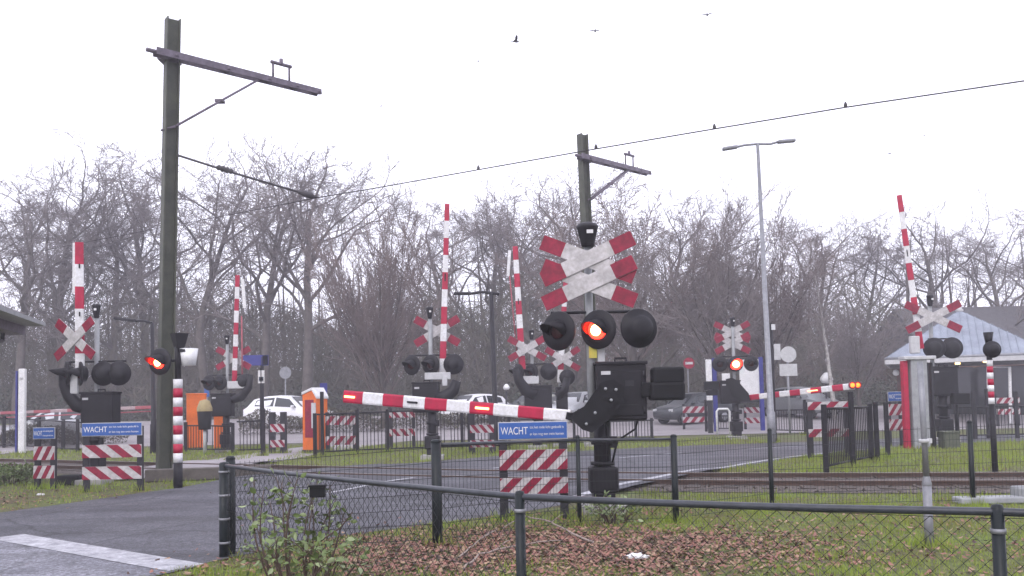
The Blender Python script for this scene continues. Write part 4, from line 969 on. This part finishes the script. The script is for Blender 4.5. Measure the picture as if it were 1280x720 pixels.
# red-edged grey column
b=G(1147,561); d=b.y; s=S(d); t=thing('grey_column','tall grey sheet-metal column with a red edge beside the leaning boom','column',b)
h=P(1147,449,d).z-b.z; mb=MB(); mb.box((.08,0,h/2),(20/s,.28,h),None,0,.01); mb.build('grey_body',M['grey'],t)
mb=MB(); mb.box((-.27,.03,h/2-.02),(6/s,.2,h-.04),None,0,.01); mb.build('red_edge',M['red'],t)
for x in (.36,.48): mb=MB(); mb.box((x,.02,h/2-.05),(.05,.16,h-.1)); mb.build('side_rib',M['dkgrey'],t)
mb=MB(); mb.box((.1,0,h+.035),(40/s,.4,.10),None,0,.02); mb.build('cap',M['ltgrey'],t)
# slim galvanised post in front of it
b=G(1162,683); d=b.y; t=thing('steel_pole','slim galvanised pole standing on the grass behind the chain-link fence, right','pole',b)
h=P(1160,452,d).z; mb=MB(); mb.tube([(0,0,-.1),(0,0,.62)],.045,12); mb.lathe([(.045,.62),(.05,.64),(.032,.72)],(0,0,0),(0,0,1),12); mb.tube([(0,0,.7),(-.015,0,h)],.030,12); mb.build('tube',M['galv'],t)
mb=MB(); z=P(1160,551,d).z; mb.lathe([(.033,-.02),(.05,-.02),(.05,.02),(.033,.02)],(-.01,0,z),(0,0,1),12); mb.box((.04,0,z),(.06,.03,.05)); mb.build('clamp',M['ltgrey'],t)
# ------------------------------------------------------------------ buildings
def roof_prism(name,mats,t,faces_v,faces): mb=MB(); mb.add(faces_v,faces); return mb.build(name,mats,t,True)
y0=40.5; c0=P(1107,448,y0); wdv=Vector((.91,-.415,0)); ddv=Vector((.415,.91,0)); WD,DP=6.6,8.0; ez=c0.z; ex0=0; ex1=WD
E=[c0,c0+wdv*WD,c0+wdv*WD+ddv*DP,c0+ddv*DP]; ap=(E[0]+E[2])/2; ap.z=P(1200,388,ap.y).z; zb=zg(ap.x,ap.y)
t=thing('station_pavilion','open pavilion with a pale blue-grey pyramid metal roof at the right','pavilion',(ap.x,ap.y,zb)); RZ=Matrix.Rotation(math.atan2(-.415,.91),3,'Z')
def L3(u,v,z): q=c0+wdv*u+ddv*v; q.z=z; return q
mb=MB(); mb.add(E+[ap],[(0,1,4),(1,2,4),(2,3,4),(3,0,4),(3,2,1,0)],0)
for i in range(4):      # standing seams
    a,b=E[i],E[(i+1)%4]
    for k in range(1,22):
        q=a.lerp(b,k/22); u=abs(k/22-.5)*2; top=q.lerp(ap,1-u) if False else None
        # seam runs up the slope, square to the eave, until it meets the hip
        mid=a.lerp(b,.5); up=(ap-mid); e=q+up*(1-u); nrm=Vector((0,0,.035)); slab(mb,q+nrm*.6,e+nrm*.6,.035,.035,.05,Vector((0,0,1)))
mb.build('roof',M['roofblue'],t,True)
mb=MB()
for i in range(4):
    a,b=E[i],E[(i+1)%4]; slab(mb,a-Vector((0,0,.15)),b-Vector((0,0,.15)),.26,.26,.10,Vector((b-a).cross(Vector((0,0,1)))))
mb.build('fascia',M['ltgrey'],t,True)
mb=MB()
for i in range(4): mb.tube([E[i]+Vector((0,0,-.03)),E[(i+1)%4]+Vector((0,0,-.03))],.07,8)
mb.build('gutter',M['galv'],t,True)
mb=MB(); mb.lathe([(.12,0),(.2,.1),(.02,.3)],ap-Vector((0,0,.1)),(0,0,1),8); mb.build('finial',M['ltgrey'],t,True)
hz_=ez-zb-.36
for u in (.7,2.5,4.3,6.0):
    for v in (.6,DP-.6): mb=MB(); mb.box(L3(u,v,zb+hz_/2),(.16,.16,hz_),RZ); mb.build('post',M['dkgrey'],t,True)
mb=MB(); mb.box(L3(.9,DP-2.2,zb+hz_/2),(1.1,.3,hz_),RZ); mb.build('brick_wall',M['brick'],t,True)
mb=MB(); mb.box(L3(4.0,DP-1.8,zb+hz_/2),(4.8,.12,hz_),RZ); wall=mb.build('glazed_wall',M['glass'],t,True)
mb=MB()
for k in range(9): mb.box(L3(1.65+4.7*k/8,DP-1.88,zb+hz_/2),(.07,.06,hz_-.04),RZ)
for zz in (zb+1.0,zb+2.1): mb.box(L3(4.0,DP-1.875,zz),(4.75,.05,.06),RZ)
mb.build('glazing_bars',M['galv'],wall,True)
for px,py in ((1197,454),(1232,451.5)):
    q=P(px,py,y0+.2); mb=MB(); mb.lathe([(.001,.03),(.10,.03),(.11,-.05),(.001,-.06)],q,(0,0,1),12); mb.build('ceiling_lamp',M['warm'],t,True)
q=P(1120,466,y0+.8); mb=MB(); mb.lathe([(.001,-.15),(.11,-.11),(.15,0),(.11,.11),(.001,.15)],q,(0,0,1),14); gl=mb.build('globe_lamp',M['globe'],t,True)
mb=MB(); mb.tube([q+Vector((0,0,.14)),q+Vector((0,0,.5))],.02,6); mb.build('globe_rod',M['dkgrey'],gl,True)
d=39; b=GY(1248,d); t2=thing('doorway_structure','white tubular doorway frame under the pavilion eaves at right','door frame',b)
a0=P(1235,500,d)-b;a1=P(1235,459,d)-b;a2=P(1262,459,d)-b;a3=P(1262,497,d)-b
mb=MB(); mb.tube([Vector((a0.x,0,0)),Vector((a1.x,0,a1.z)),Vector((a2.x,0,a2.z)),Vector((a3.x,0,0))],.07,8,0,False); mb.build('bent_tube',M['white'],t2)
# house behind
d=62; b=GY(1260,d); t=thing('house','house with a dark tiled roof behind the pavilion','house',b)
s=S(d); zr_=P(1200,384,d).z; xl=P(1117,384,d).x; xr=P(1345,384,d).x; ze=P(1117,441,d).z; zb=b.z
mb=MB(); vs=[(xl-.4,d-5,ze),(xr,d-5,ze),(xr,d+5,ze),(xl-.4,d+5,ze),(xl,d,zr_),(xr-1,d,zr_)]
mb.add(vs,[(0,1,5,4),(2,3,4,5),(3,0,4),(1,2,5),(3,2,1,0)]); rf=mb.build('roof',M['roofdark'],t,True)
xc=P(1255,384,d).x; mb=MB(); mb.box((xc,d+1.2,zr_+.1),(.9,.8,1.6)); mb.build('chimney',M['brick'],rf,True)
mb=MB(); mb.box(((xl+xr)/2,d,(zb+ze)/2),(xr-xl-.8,9,ze-zb),None,0); mb.build('wall',M['brick'],t,True)
for k in range(4):
    x=xl+2+k*3; mb=MB(); mb.box((x,d-4.52,zb+1.6),(1.5,.08,1.3)); wn=mb.build('window_frame',M['white'],t,True); mb=MB(); mb.box((x,d-4.57,zb+1.6),(1.3,.04,1.1)); mb.build('pane',M['glass'],wn,True)
# platform shelter at the far left
t=thing('platform_shelter','grey flat shelter roof jutting in from the left edge','shelter',(-13.2,20,0))
e0=P(57,403,22.5); e1=P(0,379,18.6); dv=(e1-e0); e1=e0+dv*1.9; e1.z=e0.z; wv=Vector((-2.8,-.5,0))
mb=MB(); th=Vector((0,0,-.10)); vs=[e0,e1,e1+wv,e0+wv]; lo=[v+th for v in vs]
mb.add(vs+lo,[(0,1,2,3),(7,6,5,4),(0,4,5,1),(1,5,6,2),(2,6,7,3),(3,7,4,0)]); mb.build('roof',M['grey'],t,True)
mb=MB()
vi=wv*.17; vs2=[v+th*1.02+x for v,x in zip(vs,(vi,vi,-vi,-vi))]; lo2=[v+Vector((0,0,-.22)) for v in vs2]
mb.add(vs2+lo2,[(0,1,2,3),(7,6,5,4),(0,4,5,1),(1,5,6,2),(2,6,7,3),(3,7,4,0)]); mb.build('soffit',M['mast_arm'],t,True)
mb=MB(); g0=e0+wv*.3+(e1-e0)*.08+Vector((0,0,-.52)); mb.tube([g0+Vector((0,0,.3)),g0],.05,6); mb.tube([g0,g0+(e1-e0)*.9],.05,6); mb.build('beam',M['dkgrey'],t,True)
for f in (.12,.5,.9):
    q=e0.lerp(e1,f)+wv*.55; mb=MB(); mb.box((q.x,q.y,q.z/2-.15),(.14,.14,q.z-.3)); mb.build('post',M['dkgrey'],t,True)
# ------------------------------------------------------------------ parked cars
def car(label,px,y,yaw,body,scale=1.0,dz=0):
    b=GY(px,y); t=thing('parked_car',label,'car',b,yaw,'cars parked on the station forecourt',scale)
    # side sections along x: (x, z_low, z_belt, z_roof, half width belt, half width roof)
    secs=[(-2.02,.42,.72,.72,.62,.60),(-1.95,.28,.88,.88,.76,.72),(-1.75,.22,.95,1.02,.82,.74),(-1.45,.20,.98,1.36,.84,.62),(-.9,.20,.97,1.47,.85,.60),(-.2,.20,.95,1.50,.85,.61),(.35,.20,.93,1.44,.85,.60),(.72,.20,.92,1.22,.85,.64),(1.08,.20,.91,.94,.84,.74),(1.5,.22,.84,.86,.82,.70),(1.85,.26,.72,.74,.76,.62),(2.0,.36,.60,.60,.62,.55)]
    mb=MB(); vs=[]; k=10
    for x,zl,zbelt,zr,hb,hr in secs:
        for sy in (-1,1):
            pr=[(hb*.92,zl),(hb,(zl+zbelt)/2),(hb*.97,zbelt),(hr,zr-.03),(hr*.6,zr)]
            pr=pr if sy<0 else pr[::-1]
            for (w_,z) in pr: vs.append((x,sy*w_,z))
    fs=[]
    for i in range(len(secs)-1):
        for j in range(k): j2=(j+1)%k; fs.append((i*k+j,i*k+j2,(i+1)*k+j2,(i+1)*k+j))
    fs.append(tuple(range(k-1,-1,-1))); fs.append(tuple((len(secs)-1)*k+j for j in range(k)))
    mb.add(vs,fs,0,True); mb.build('body',body,t)
    def quad(name,ps,mm,par): m2=MB(); m2.add(ps,[tuple(range(len(ps)))]); return m2.build(name,mm,par)
    for sy in (-1,1):
        def sd(x,f,hb,hr,zb_,zr): w_=hb*.97+(hr-hb*.97)*f; return (x,sy*(w_+.008),zb_+(zr-.03-zb_)*f)
        quad('side_window',[sd(-1.32,.12,.84,.62,.98,1.36),sd(-.35,.1,.85,.61,.955,1.49),sd(-.35,.88,.85,.61,.955,1.49),sd(-.95,.86,.85,.60,.97,1.46),sd(-1.3,.8,.84,.62,.98,1.38)],M['glass'],t)
        quad('side_window',[sd(-.27,.1,.85,.61,.953,1.49),sd(.86,.12,.85,.69,.915,1.10),sd(.40,.84,.85,.60,.93,1.42),sd(-.27,.88,.85,.61,.953,1.5)],M['glass'],t)
        for x in (-1.28,1.25):
            m2=MB(); m2.lathe([(.001,.0),(.19,.0),(.2,.02),(.31,.03),(.33,-.02),(.33,-.17),(.001,-.17)],(x,sy*.80,.32),(0,sy,0),20); wh=m2.build('wheel',M['rubber'],t)
            m2=MB(); m2.lathe([(.001,.034),(.06,.034),(.19,.024),(.20,.012)],(x,sy*.80,.32),(0,sy,0),14); m2.build('rim',M['galv'],wh)
        m2=MB(); m2.box((1.83,sy*.58,.66),(.22,.26,.13),None,0,.03); m2.build('headlight',M['ltgrey'],t)
        m2=MB(); m2.box((-1.93,sy*.64,.82),(.10,.16,.2),None,0,.02); m2.build('tail_light',M['red_old'],t)
        m2=MB(); m2.box((.72,sy*.93,.98),(.12,.16,.12),None,0,.03); m2.build('wing_mirror',body,t)
    quad('windscreen',[(1.02,-.68,.975),(1.02,.68,.975),(.46,.54,1.43),(.46,-.54,1.43)],M['glass'],t)
    quad('rear_window',[(-1.73,.62,1.06),(-1.73,-.62,1.06),(-1.48,-.55,1.36),(-1.48,.55,1.36)],M['glass'],t)
    return t
def paintc(name,c,met=0): return mat(name,c,.28,met,var=.05,spec=.5)
cw=paintc('white_car_paint',(.75,.75,.77)); cs=paintc('silver_car_paint',(.45,.46,.48),.4); cd=paintc('dark_car_paint',(.05,.055,.06),.3); cg=paintc('grey_car_paint',(.2,.21,.22),.4)
car('white hatchback parked side-on left of the orange and white ticket box',362,45,R(-18),cw,1.12)
car('white car behind the near boom, left of the black street lamp',592,46,R(-140),cw,1.0)
car('silver car hidden behind the bracket of the big signal',722,46,R(-125),cs,1.0)
car('dark car half hidden behind the distant hazard gate left of the far lit signal',866,43,R(-150),cd,1.0)
car('grey car behind the lowered far boom',1000,45,R(-60),cg,1.05)
car('pale grey car behind the far left railing',68,40,R(-160),cs,1.0)
car('dark blue car behind the pair of signals right of the black street lamp',668,47,R(170),cd,1.0)
# ------------------------------------------------------------------ small things
def bird(px,py,y,rz,k,label,flap=.3):
    q=P(px,py,y); t=thing('bird',label,'bird',q,rz,'birds in the sky',k); 
    mb=MB(); mb.lathe([(.001,-.2),(.03,-.15),(.05,-.05),(.055,.03),(.035,.1),(.03,.13),(.005,.19)],(0,0,0),(1,0,0),8)
    for sy in (-1,1):
        vs=[(.07,0,.02),(-.06,0,.02),(-.07,sy*.16,.02+.16*flap),(.06,sy*.16,.02+.16*flap),(-.04,sy*.34,.02+.2*flap),(.0,sy*.34,.02+.2*flap)]
        vs2=[(x,y_,z-.012) for x,y_,z in vs]
        mb.add(vs+vs2,[(0,1,2,3),(3,2,4,5),(7,6,9,8),(8,9,11,10),(0,3,9,6),(3,5,11,9),(1,7,8,2),(2,8,10,4),(4,10,11,5)])
    mb.add([(-.15,-.02,0),(-.15,.02,0),(-.28,.06,0),(-.28,-.06,0)],[(0,1,2,3)])
    mb.build('body',M['rubber'],t)
for i,(px,py,y,rz,k,l,fl) in enumerate([(645,52,42,.2,.55,'small dark bird banking high above the middle of the crossing',.9),(744,39,46,1.5,.5,'small dark bird right of the banking bird, flying away',.2),(884,19,46,1.3,.5,'topmost small dark bird near the top edge',.4),(598,77,70,.5,.35,'tiny faint bird left of and below the banking bird',.5),(476,133,70,.8,.35,'tiny faint bird above the broom-shaped tree',.5),(1155,170,70,.3,.35,'tiny faint bird above the leaning raised boom',.6),(1112,192,70,.1,.42,'tiny bird left of the pair at the right of the sky',.1),(1156,188,70,1.0,.3,'lowest of the tiny birds above the leaning boom',.6)]): bird(px,py,y,rz,k*1.8,l,fl)
def crumple(name,label,cat,loc,r,m,seed,fl=.5):
    rnd=random.Random(seed); bm=bmesh.new(); bmesh.ops.create_icosphere(bm,subdivisions=3,radius=1)
    for v in bm.verts:
        k=.62+.5*abs(math.sin(v.co.x*5+seed)*math.cos(v.co.y*6+v.co.z*5+seed))+rnd.uniform(-.12,.12); v.co=Vector((v.co.x*k*r*1.5,v.co.y*k*r,max(v.co.z,-.4)*k*r*fl))
    bm.verts.index_update(); mb=MB(); mb.add([v.co+Vector((0,0,r*fl*.3)) for v in bm.verts],[[v.index for v in f.verts] for f in bm.faces]); bm.free()
    o=mb.build(name,m); o.location=loc; return tag(o,label,cat)
crumple('crumpled_paper','crumpled white paper lying on the leafy grass behind the chain-link fence','litter',GZ(795,698),.085,M['white'],3)
crumple('litter_scrap','small white litter scrap lying at the road edge on the left verge','litter',GZ(51,619),.06,M['white'],8)
b=GZ(1240,629); t=thing('trackside_slab','long pale concrete slab lying beside the rails at right','slab',b); mb=MB(); mb.box((-.05,0,.05),(.9,.3,.09),None,0,.02); mb.build('slab',M['grey'],t); mb=MB(); mb.box((.5,.1,.12),(.25,.25,.2),None,0,.03); mb.build('end_block',M['grey'],t)
crumple('pale_stone','pale stone lying between the rails just right of the road','stone',GZ(872,607),.16,M['concrete'],5,.5)
def twigbr(label,pts,r):
    w_=[GZ(x,y)+Vector((0,0,z)) for x,y,z in pts]; t=thing('fallen_branch',label,'branch',w_[0]); mb=MB(); c=[]
    for i in range(len(w_)-1):
        for k in range(4): c.append(w_[i].lerp(w_[i+1],k/4)+Vector((random.uniform(-.012,.012),random.uniform(-.012,.012),random.uniform(0,.015))))
    c.append(w_[-1]); n=len(c); mb.tube(c,[r*(1-.6*i/n) for i in range(n)],6); q=c[n//2]
    mb.tube([q,q+Vector((.12,.18,.06)),q+Vector((.2,.4,.05))],[r*.5,r*.4,r*.2],5); mb.build('limb',M['twig_bare'],t,True)
M['twig_bare']=mat('bare_branch',(.30,.24,.21),.8,scale=20)
twigbr('pale fallen branch arching from post to road side over the leaves',[(742,683,.03),(715,674,.06),(690,661,.08),(655,658,.12),(628,666,.05)],.014)
twigbr('lower pale fallen branch on the brown leaves left of the middle post',[(578,714,.02),(600,700,.05),(640,692,.07),(702,680,.04)],.012)
twigbr('short pale fallen branch lying left of the middle fence post',[(575,700,.02),(600,682,.06),(622,668,.07)],.010)
# leafy shrubs
M['lf']=mat('shrub_leaves',(.16,.22,.06),.45,scale=9,col2=(.08,.12,.04),spec=.5); M['lf2']=mat('pale_shrub_leaves',(.28,.34,.17),.4,scale=8)
M['stem']=mat('shrub_stem',(.09,.06,.045),.8)
def shrub(label,base,stems,leafr,nl,seed,name='shrub'):
    rnd=random.Random(seed); t=thing(name,label,'shrub',base); ms=MB(); ml=MB()
    for (tip,bend) in stems:
        a=Vector(base)+(Vector((tip.x-base[0],tip.y-base[1],0))*.45); b=Vector(tip); n=8; pts=[]
        for k in range(n+1): f=k/n; p=a.lerp(b,f); p+=Vector(bend)*math.sin(math.pi*f); pts.append(p)
        ms.tube(pts,[.011*(1-.7*k/n) for k in range(n+1)],5)
        for j in range(nl):
            f=.35+.65*rnd.random()**.7; i=min(int(f*n),n-1); p=pts[i].lerp(pts[i+1],f*n-i); 
            dv=Vector((rnd.gauss(0,1),rnd.gauss(0,1),rnd.gauss(.25,.7))).normalized(); q=p+dv*rnd.uniform(.02,.13); L=leafr*rnd.uniform(.6,1.3); W=L*.30
            sd_=dv.orthogonal().normalized(); sd_=rot_about(sd_,dv,rnd.uniform(0,6.28)); up=dv.cross(sd_)
            ml.add([q,q+dv*L*.3+sd_*W*.8+up*L*.05,q+dv*L*.65+sd_*W*.8+up*L*.03,q+dv*L-up*L*.15,q+dv*L*.65-sd_*W*.8+up*L*.03,q+dv*L*.3-sd_*W*.8+up*L*.05,q+dv*L*.5-up*L*.06],[(0,1,6,5),(1,2,6),(2,3,6),(3,4,6),(4,5,6)],1 if rnd.random()<.16 else 0,True)
            if rnd.random()<.4: ms.tube([p,q],.003,3)
    ms.build('stems',M['stem'],t,True); ml.build('foliage',[M['lf'],M['lf2']],t,True)
D1=7.6
def W(px,py,d): return P(px,py,d)
st=[]
rnd=random.Random(4)
for px,py in [(318,600),(330,612),(345,596),(352,604),(372,598),(385,604),(398,598),(412,606),(420,624),(392,622),(366,622),(338,628),(432,632),(316,640)]:
    st.append((W(px,py,D1+rnd.uniform(-.3,.35)),(rnd.uniform(-.1,.1),rnd.uniform(-.1,.1),0)))
sb=GZ(372,722); sb.y=D1; sb=Vector((P(368,715,D1).x,D1,-.02)); shrub('leafy green laurel shrub growing through the corner of the chain-link fence',sb,st,.07,17,5)
st=[]
for k in range(16): st.append((W(rnd.uniform(296,452),rnd.uniform(672,706),D1+rnd.uniform(-.6,.4)),(rnd.uniform(-.1,.1),0,.08)))
shrub('low dense leafy growth at the foot of the laurel shrub',sb+Vector((.1,-.1,0)),st,.065,15,6)
sb=GZ(768,655); st=[(sb+Vector((rnd.uniform(-.3,.3),rnd.uniform(-.2,.2),rnd.uniform(.12,.32))),(0,0,.04)) for k in range(14)]; shrub('small bright green weed clump under the foot of the big signal',sb,st,.06,16,7,'weed_clump')
sb=GZ(15,604); st=[(sb+Vector((rnd.uniform(-1.3,.7),rnd.uniform(-.6,.5),rnd.uniform(.10,.36))),(0,0,.06)) for k in range(34)]; shrub('dark low bush at the left edge below the narrow hazard gate',sb,st,.075,40,8)
sb=P(360,719,7.2); sb.z=0
t=thing('leaning_twig','thin bare twig leaning beside the laurel shrub','twig',GZ(372,700)); a=W(372,700,7.4); mb=MB(); mb.tube([a,W(398,678,7.4),W(425,660,7.4),W(441,640,7.4)],[.009,.008,.006,.004],5); mb.build('limb',M['stem'],t,True)
q=P(397,615,7.55); o=thing('black_box','small black plastic box hanging in the chain-link mesh by the laurel shrub','box',q); mb=MB(); mb.box((0,0,0),(.13,.05,.09),None,0,.008); mb.box((.0,0,.052),(.15,.06,.018),None,0,.005); mb.build('case',M['rubber'],o)
# dark trackside boxes and kerb pieces
b=G(88,606); t=thing('drain_block','dark rubber block lying below the roadside signal on the left verge','block',b); mb=MB(); mb.box((0,0,.1),(.5,.35,.22),None,0,.05); mb.build('block',M['rubber'],t)
b=G(1208,548); t=thing('olive_box','small olive box at the foot of the right signal','box',Vector((P(1186,548,24.6).x,24.6,0))); mb=MB(); mb.box((0,0,.22),(.42,.4,.44),None,0,.02); mb.box((0,0,.46),(.46,.44,.05),None,0,.01); mb.build('case',M['olive'],t)
b=G(250,600); t=thing('timber_sleeper','long dark timber lying at the roadside beside the big mast','timber',b); mb=MB(); mb.box((0.2,0,.14),(2.6,.24,.26),Matrix.Rotation(R(12),3,'Z'),0,.02); mb.build('timber',M['bark'],t)

# low clipped hedge along the front of the parking bays
def hedge(label,px0,px1,y,h,seed):
    rnd=random.Random(seed); a=GY(px0,y); b=GY(px1,y+1.0); t=thing('low_hedge',label,'hedge',a); ml=MB(); L=(b-a).length; vs=[];fs=[]
    for i in range(int(L*900)):
        q=a.lerp(b,rnd.random()); hh=h*(.85+.2*math.sin(q.x*1.7+seed)+.1*math.sin(q.x*4.1)); c=q+Vector((0,rnd.gauss(0,.22),rnd.random()**.6*hh)); c.z=zg(c.x,c.y)+c.z-q.z
        E_=Euler((rnd.uniform(-1.3,1.3),rnd.uniform(-1.3,1.3),rnd.uniform(0,6.3))).to_matrix(); r=rnd.uniform(.03,.07); k=len(vs)
        vs+=[c+E_@Vector(v) for v in ((-r,0,0),(0,-r*.5,0),(r,0,0),(0,r*.5,0))]; fs.append((k,k+1,k+2,k+3))
    ml.add(vs,fs); ml.build('foliage',M['hedge'],t,True)
M['hedge']=mat('winter_hedge',(.10,.095,.06),.85,scale=2,col2=(.07,.06,.05))
hedge('low brownish hedge in front of the white cars left of the black street lamp',300,650,41.5,1.1,3)
hedge('low brownish hedge at the far left beyond the railing',-30,160,37.5,.9,5)
# taller tufts added as contact shade where posts and footings meet the ground
rnd=random.Random(12); vs=[];fs=[]
def tuft(x,y,n,r,h):
    for _ in range(n):
        a=rnd.uniform(0,6.28); q=r*rnd.random()**.6; px_=x+q*math.cos(a); py_=y+q*math.sin(a)
        if on_hard(px_,py_): continue
        b_=rnd.uniform(0,6.28); wd=rnd.uniform(.004,.009)*max(1,y/14); dx=math.cos(b_)*wd; dy=math.sin(b_)*wd; z=zg(px_,py_); k=len(vs); hh=h*rnd.uniform(.4,1.2)
        vs.extend([(px_-dx,py_-dy,z-.01),(px_+dx,py_+dy,z-.01),(px_+rnd.uniform(-.5,.5)*hh,py_+rnd.uniform(-.5,.5)*hh,z+hh)]); fs.append((k,k+1,k+2))
bpy.context.view_layer.update()
for o in sc.objects:
    if o.type=='MESH' and (o.name.split('.')[0] in ('post','foundation','base_box','striped_post','plinth','tube','footing','grey_body','barrier_post')):
        bb=[o.matrix_world@Vector(v) for v in o.bound_box]; x=sum(v.x for v in bb)/8; y=sum(v.y for v in bb)/8; zm=min(v.z for v in bb)
        w_=max(max(v.x for v in bb)-min(v.x for v in bb),.08)
        if zm<zg(x,y)+.2 and 7<y<36: tuft(x,y,int(70+130*w_),w_*.6+.12,.16)
mb=MB(); mb.add(vs,fs); tag(mb.build('contact_shade_tufts',M['grass']),'longer grass tufts added as contact shade round the feet of posts and signals','grass',kind='stuff')
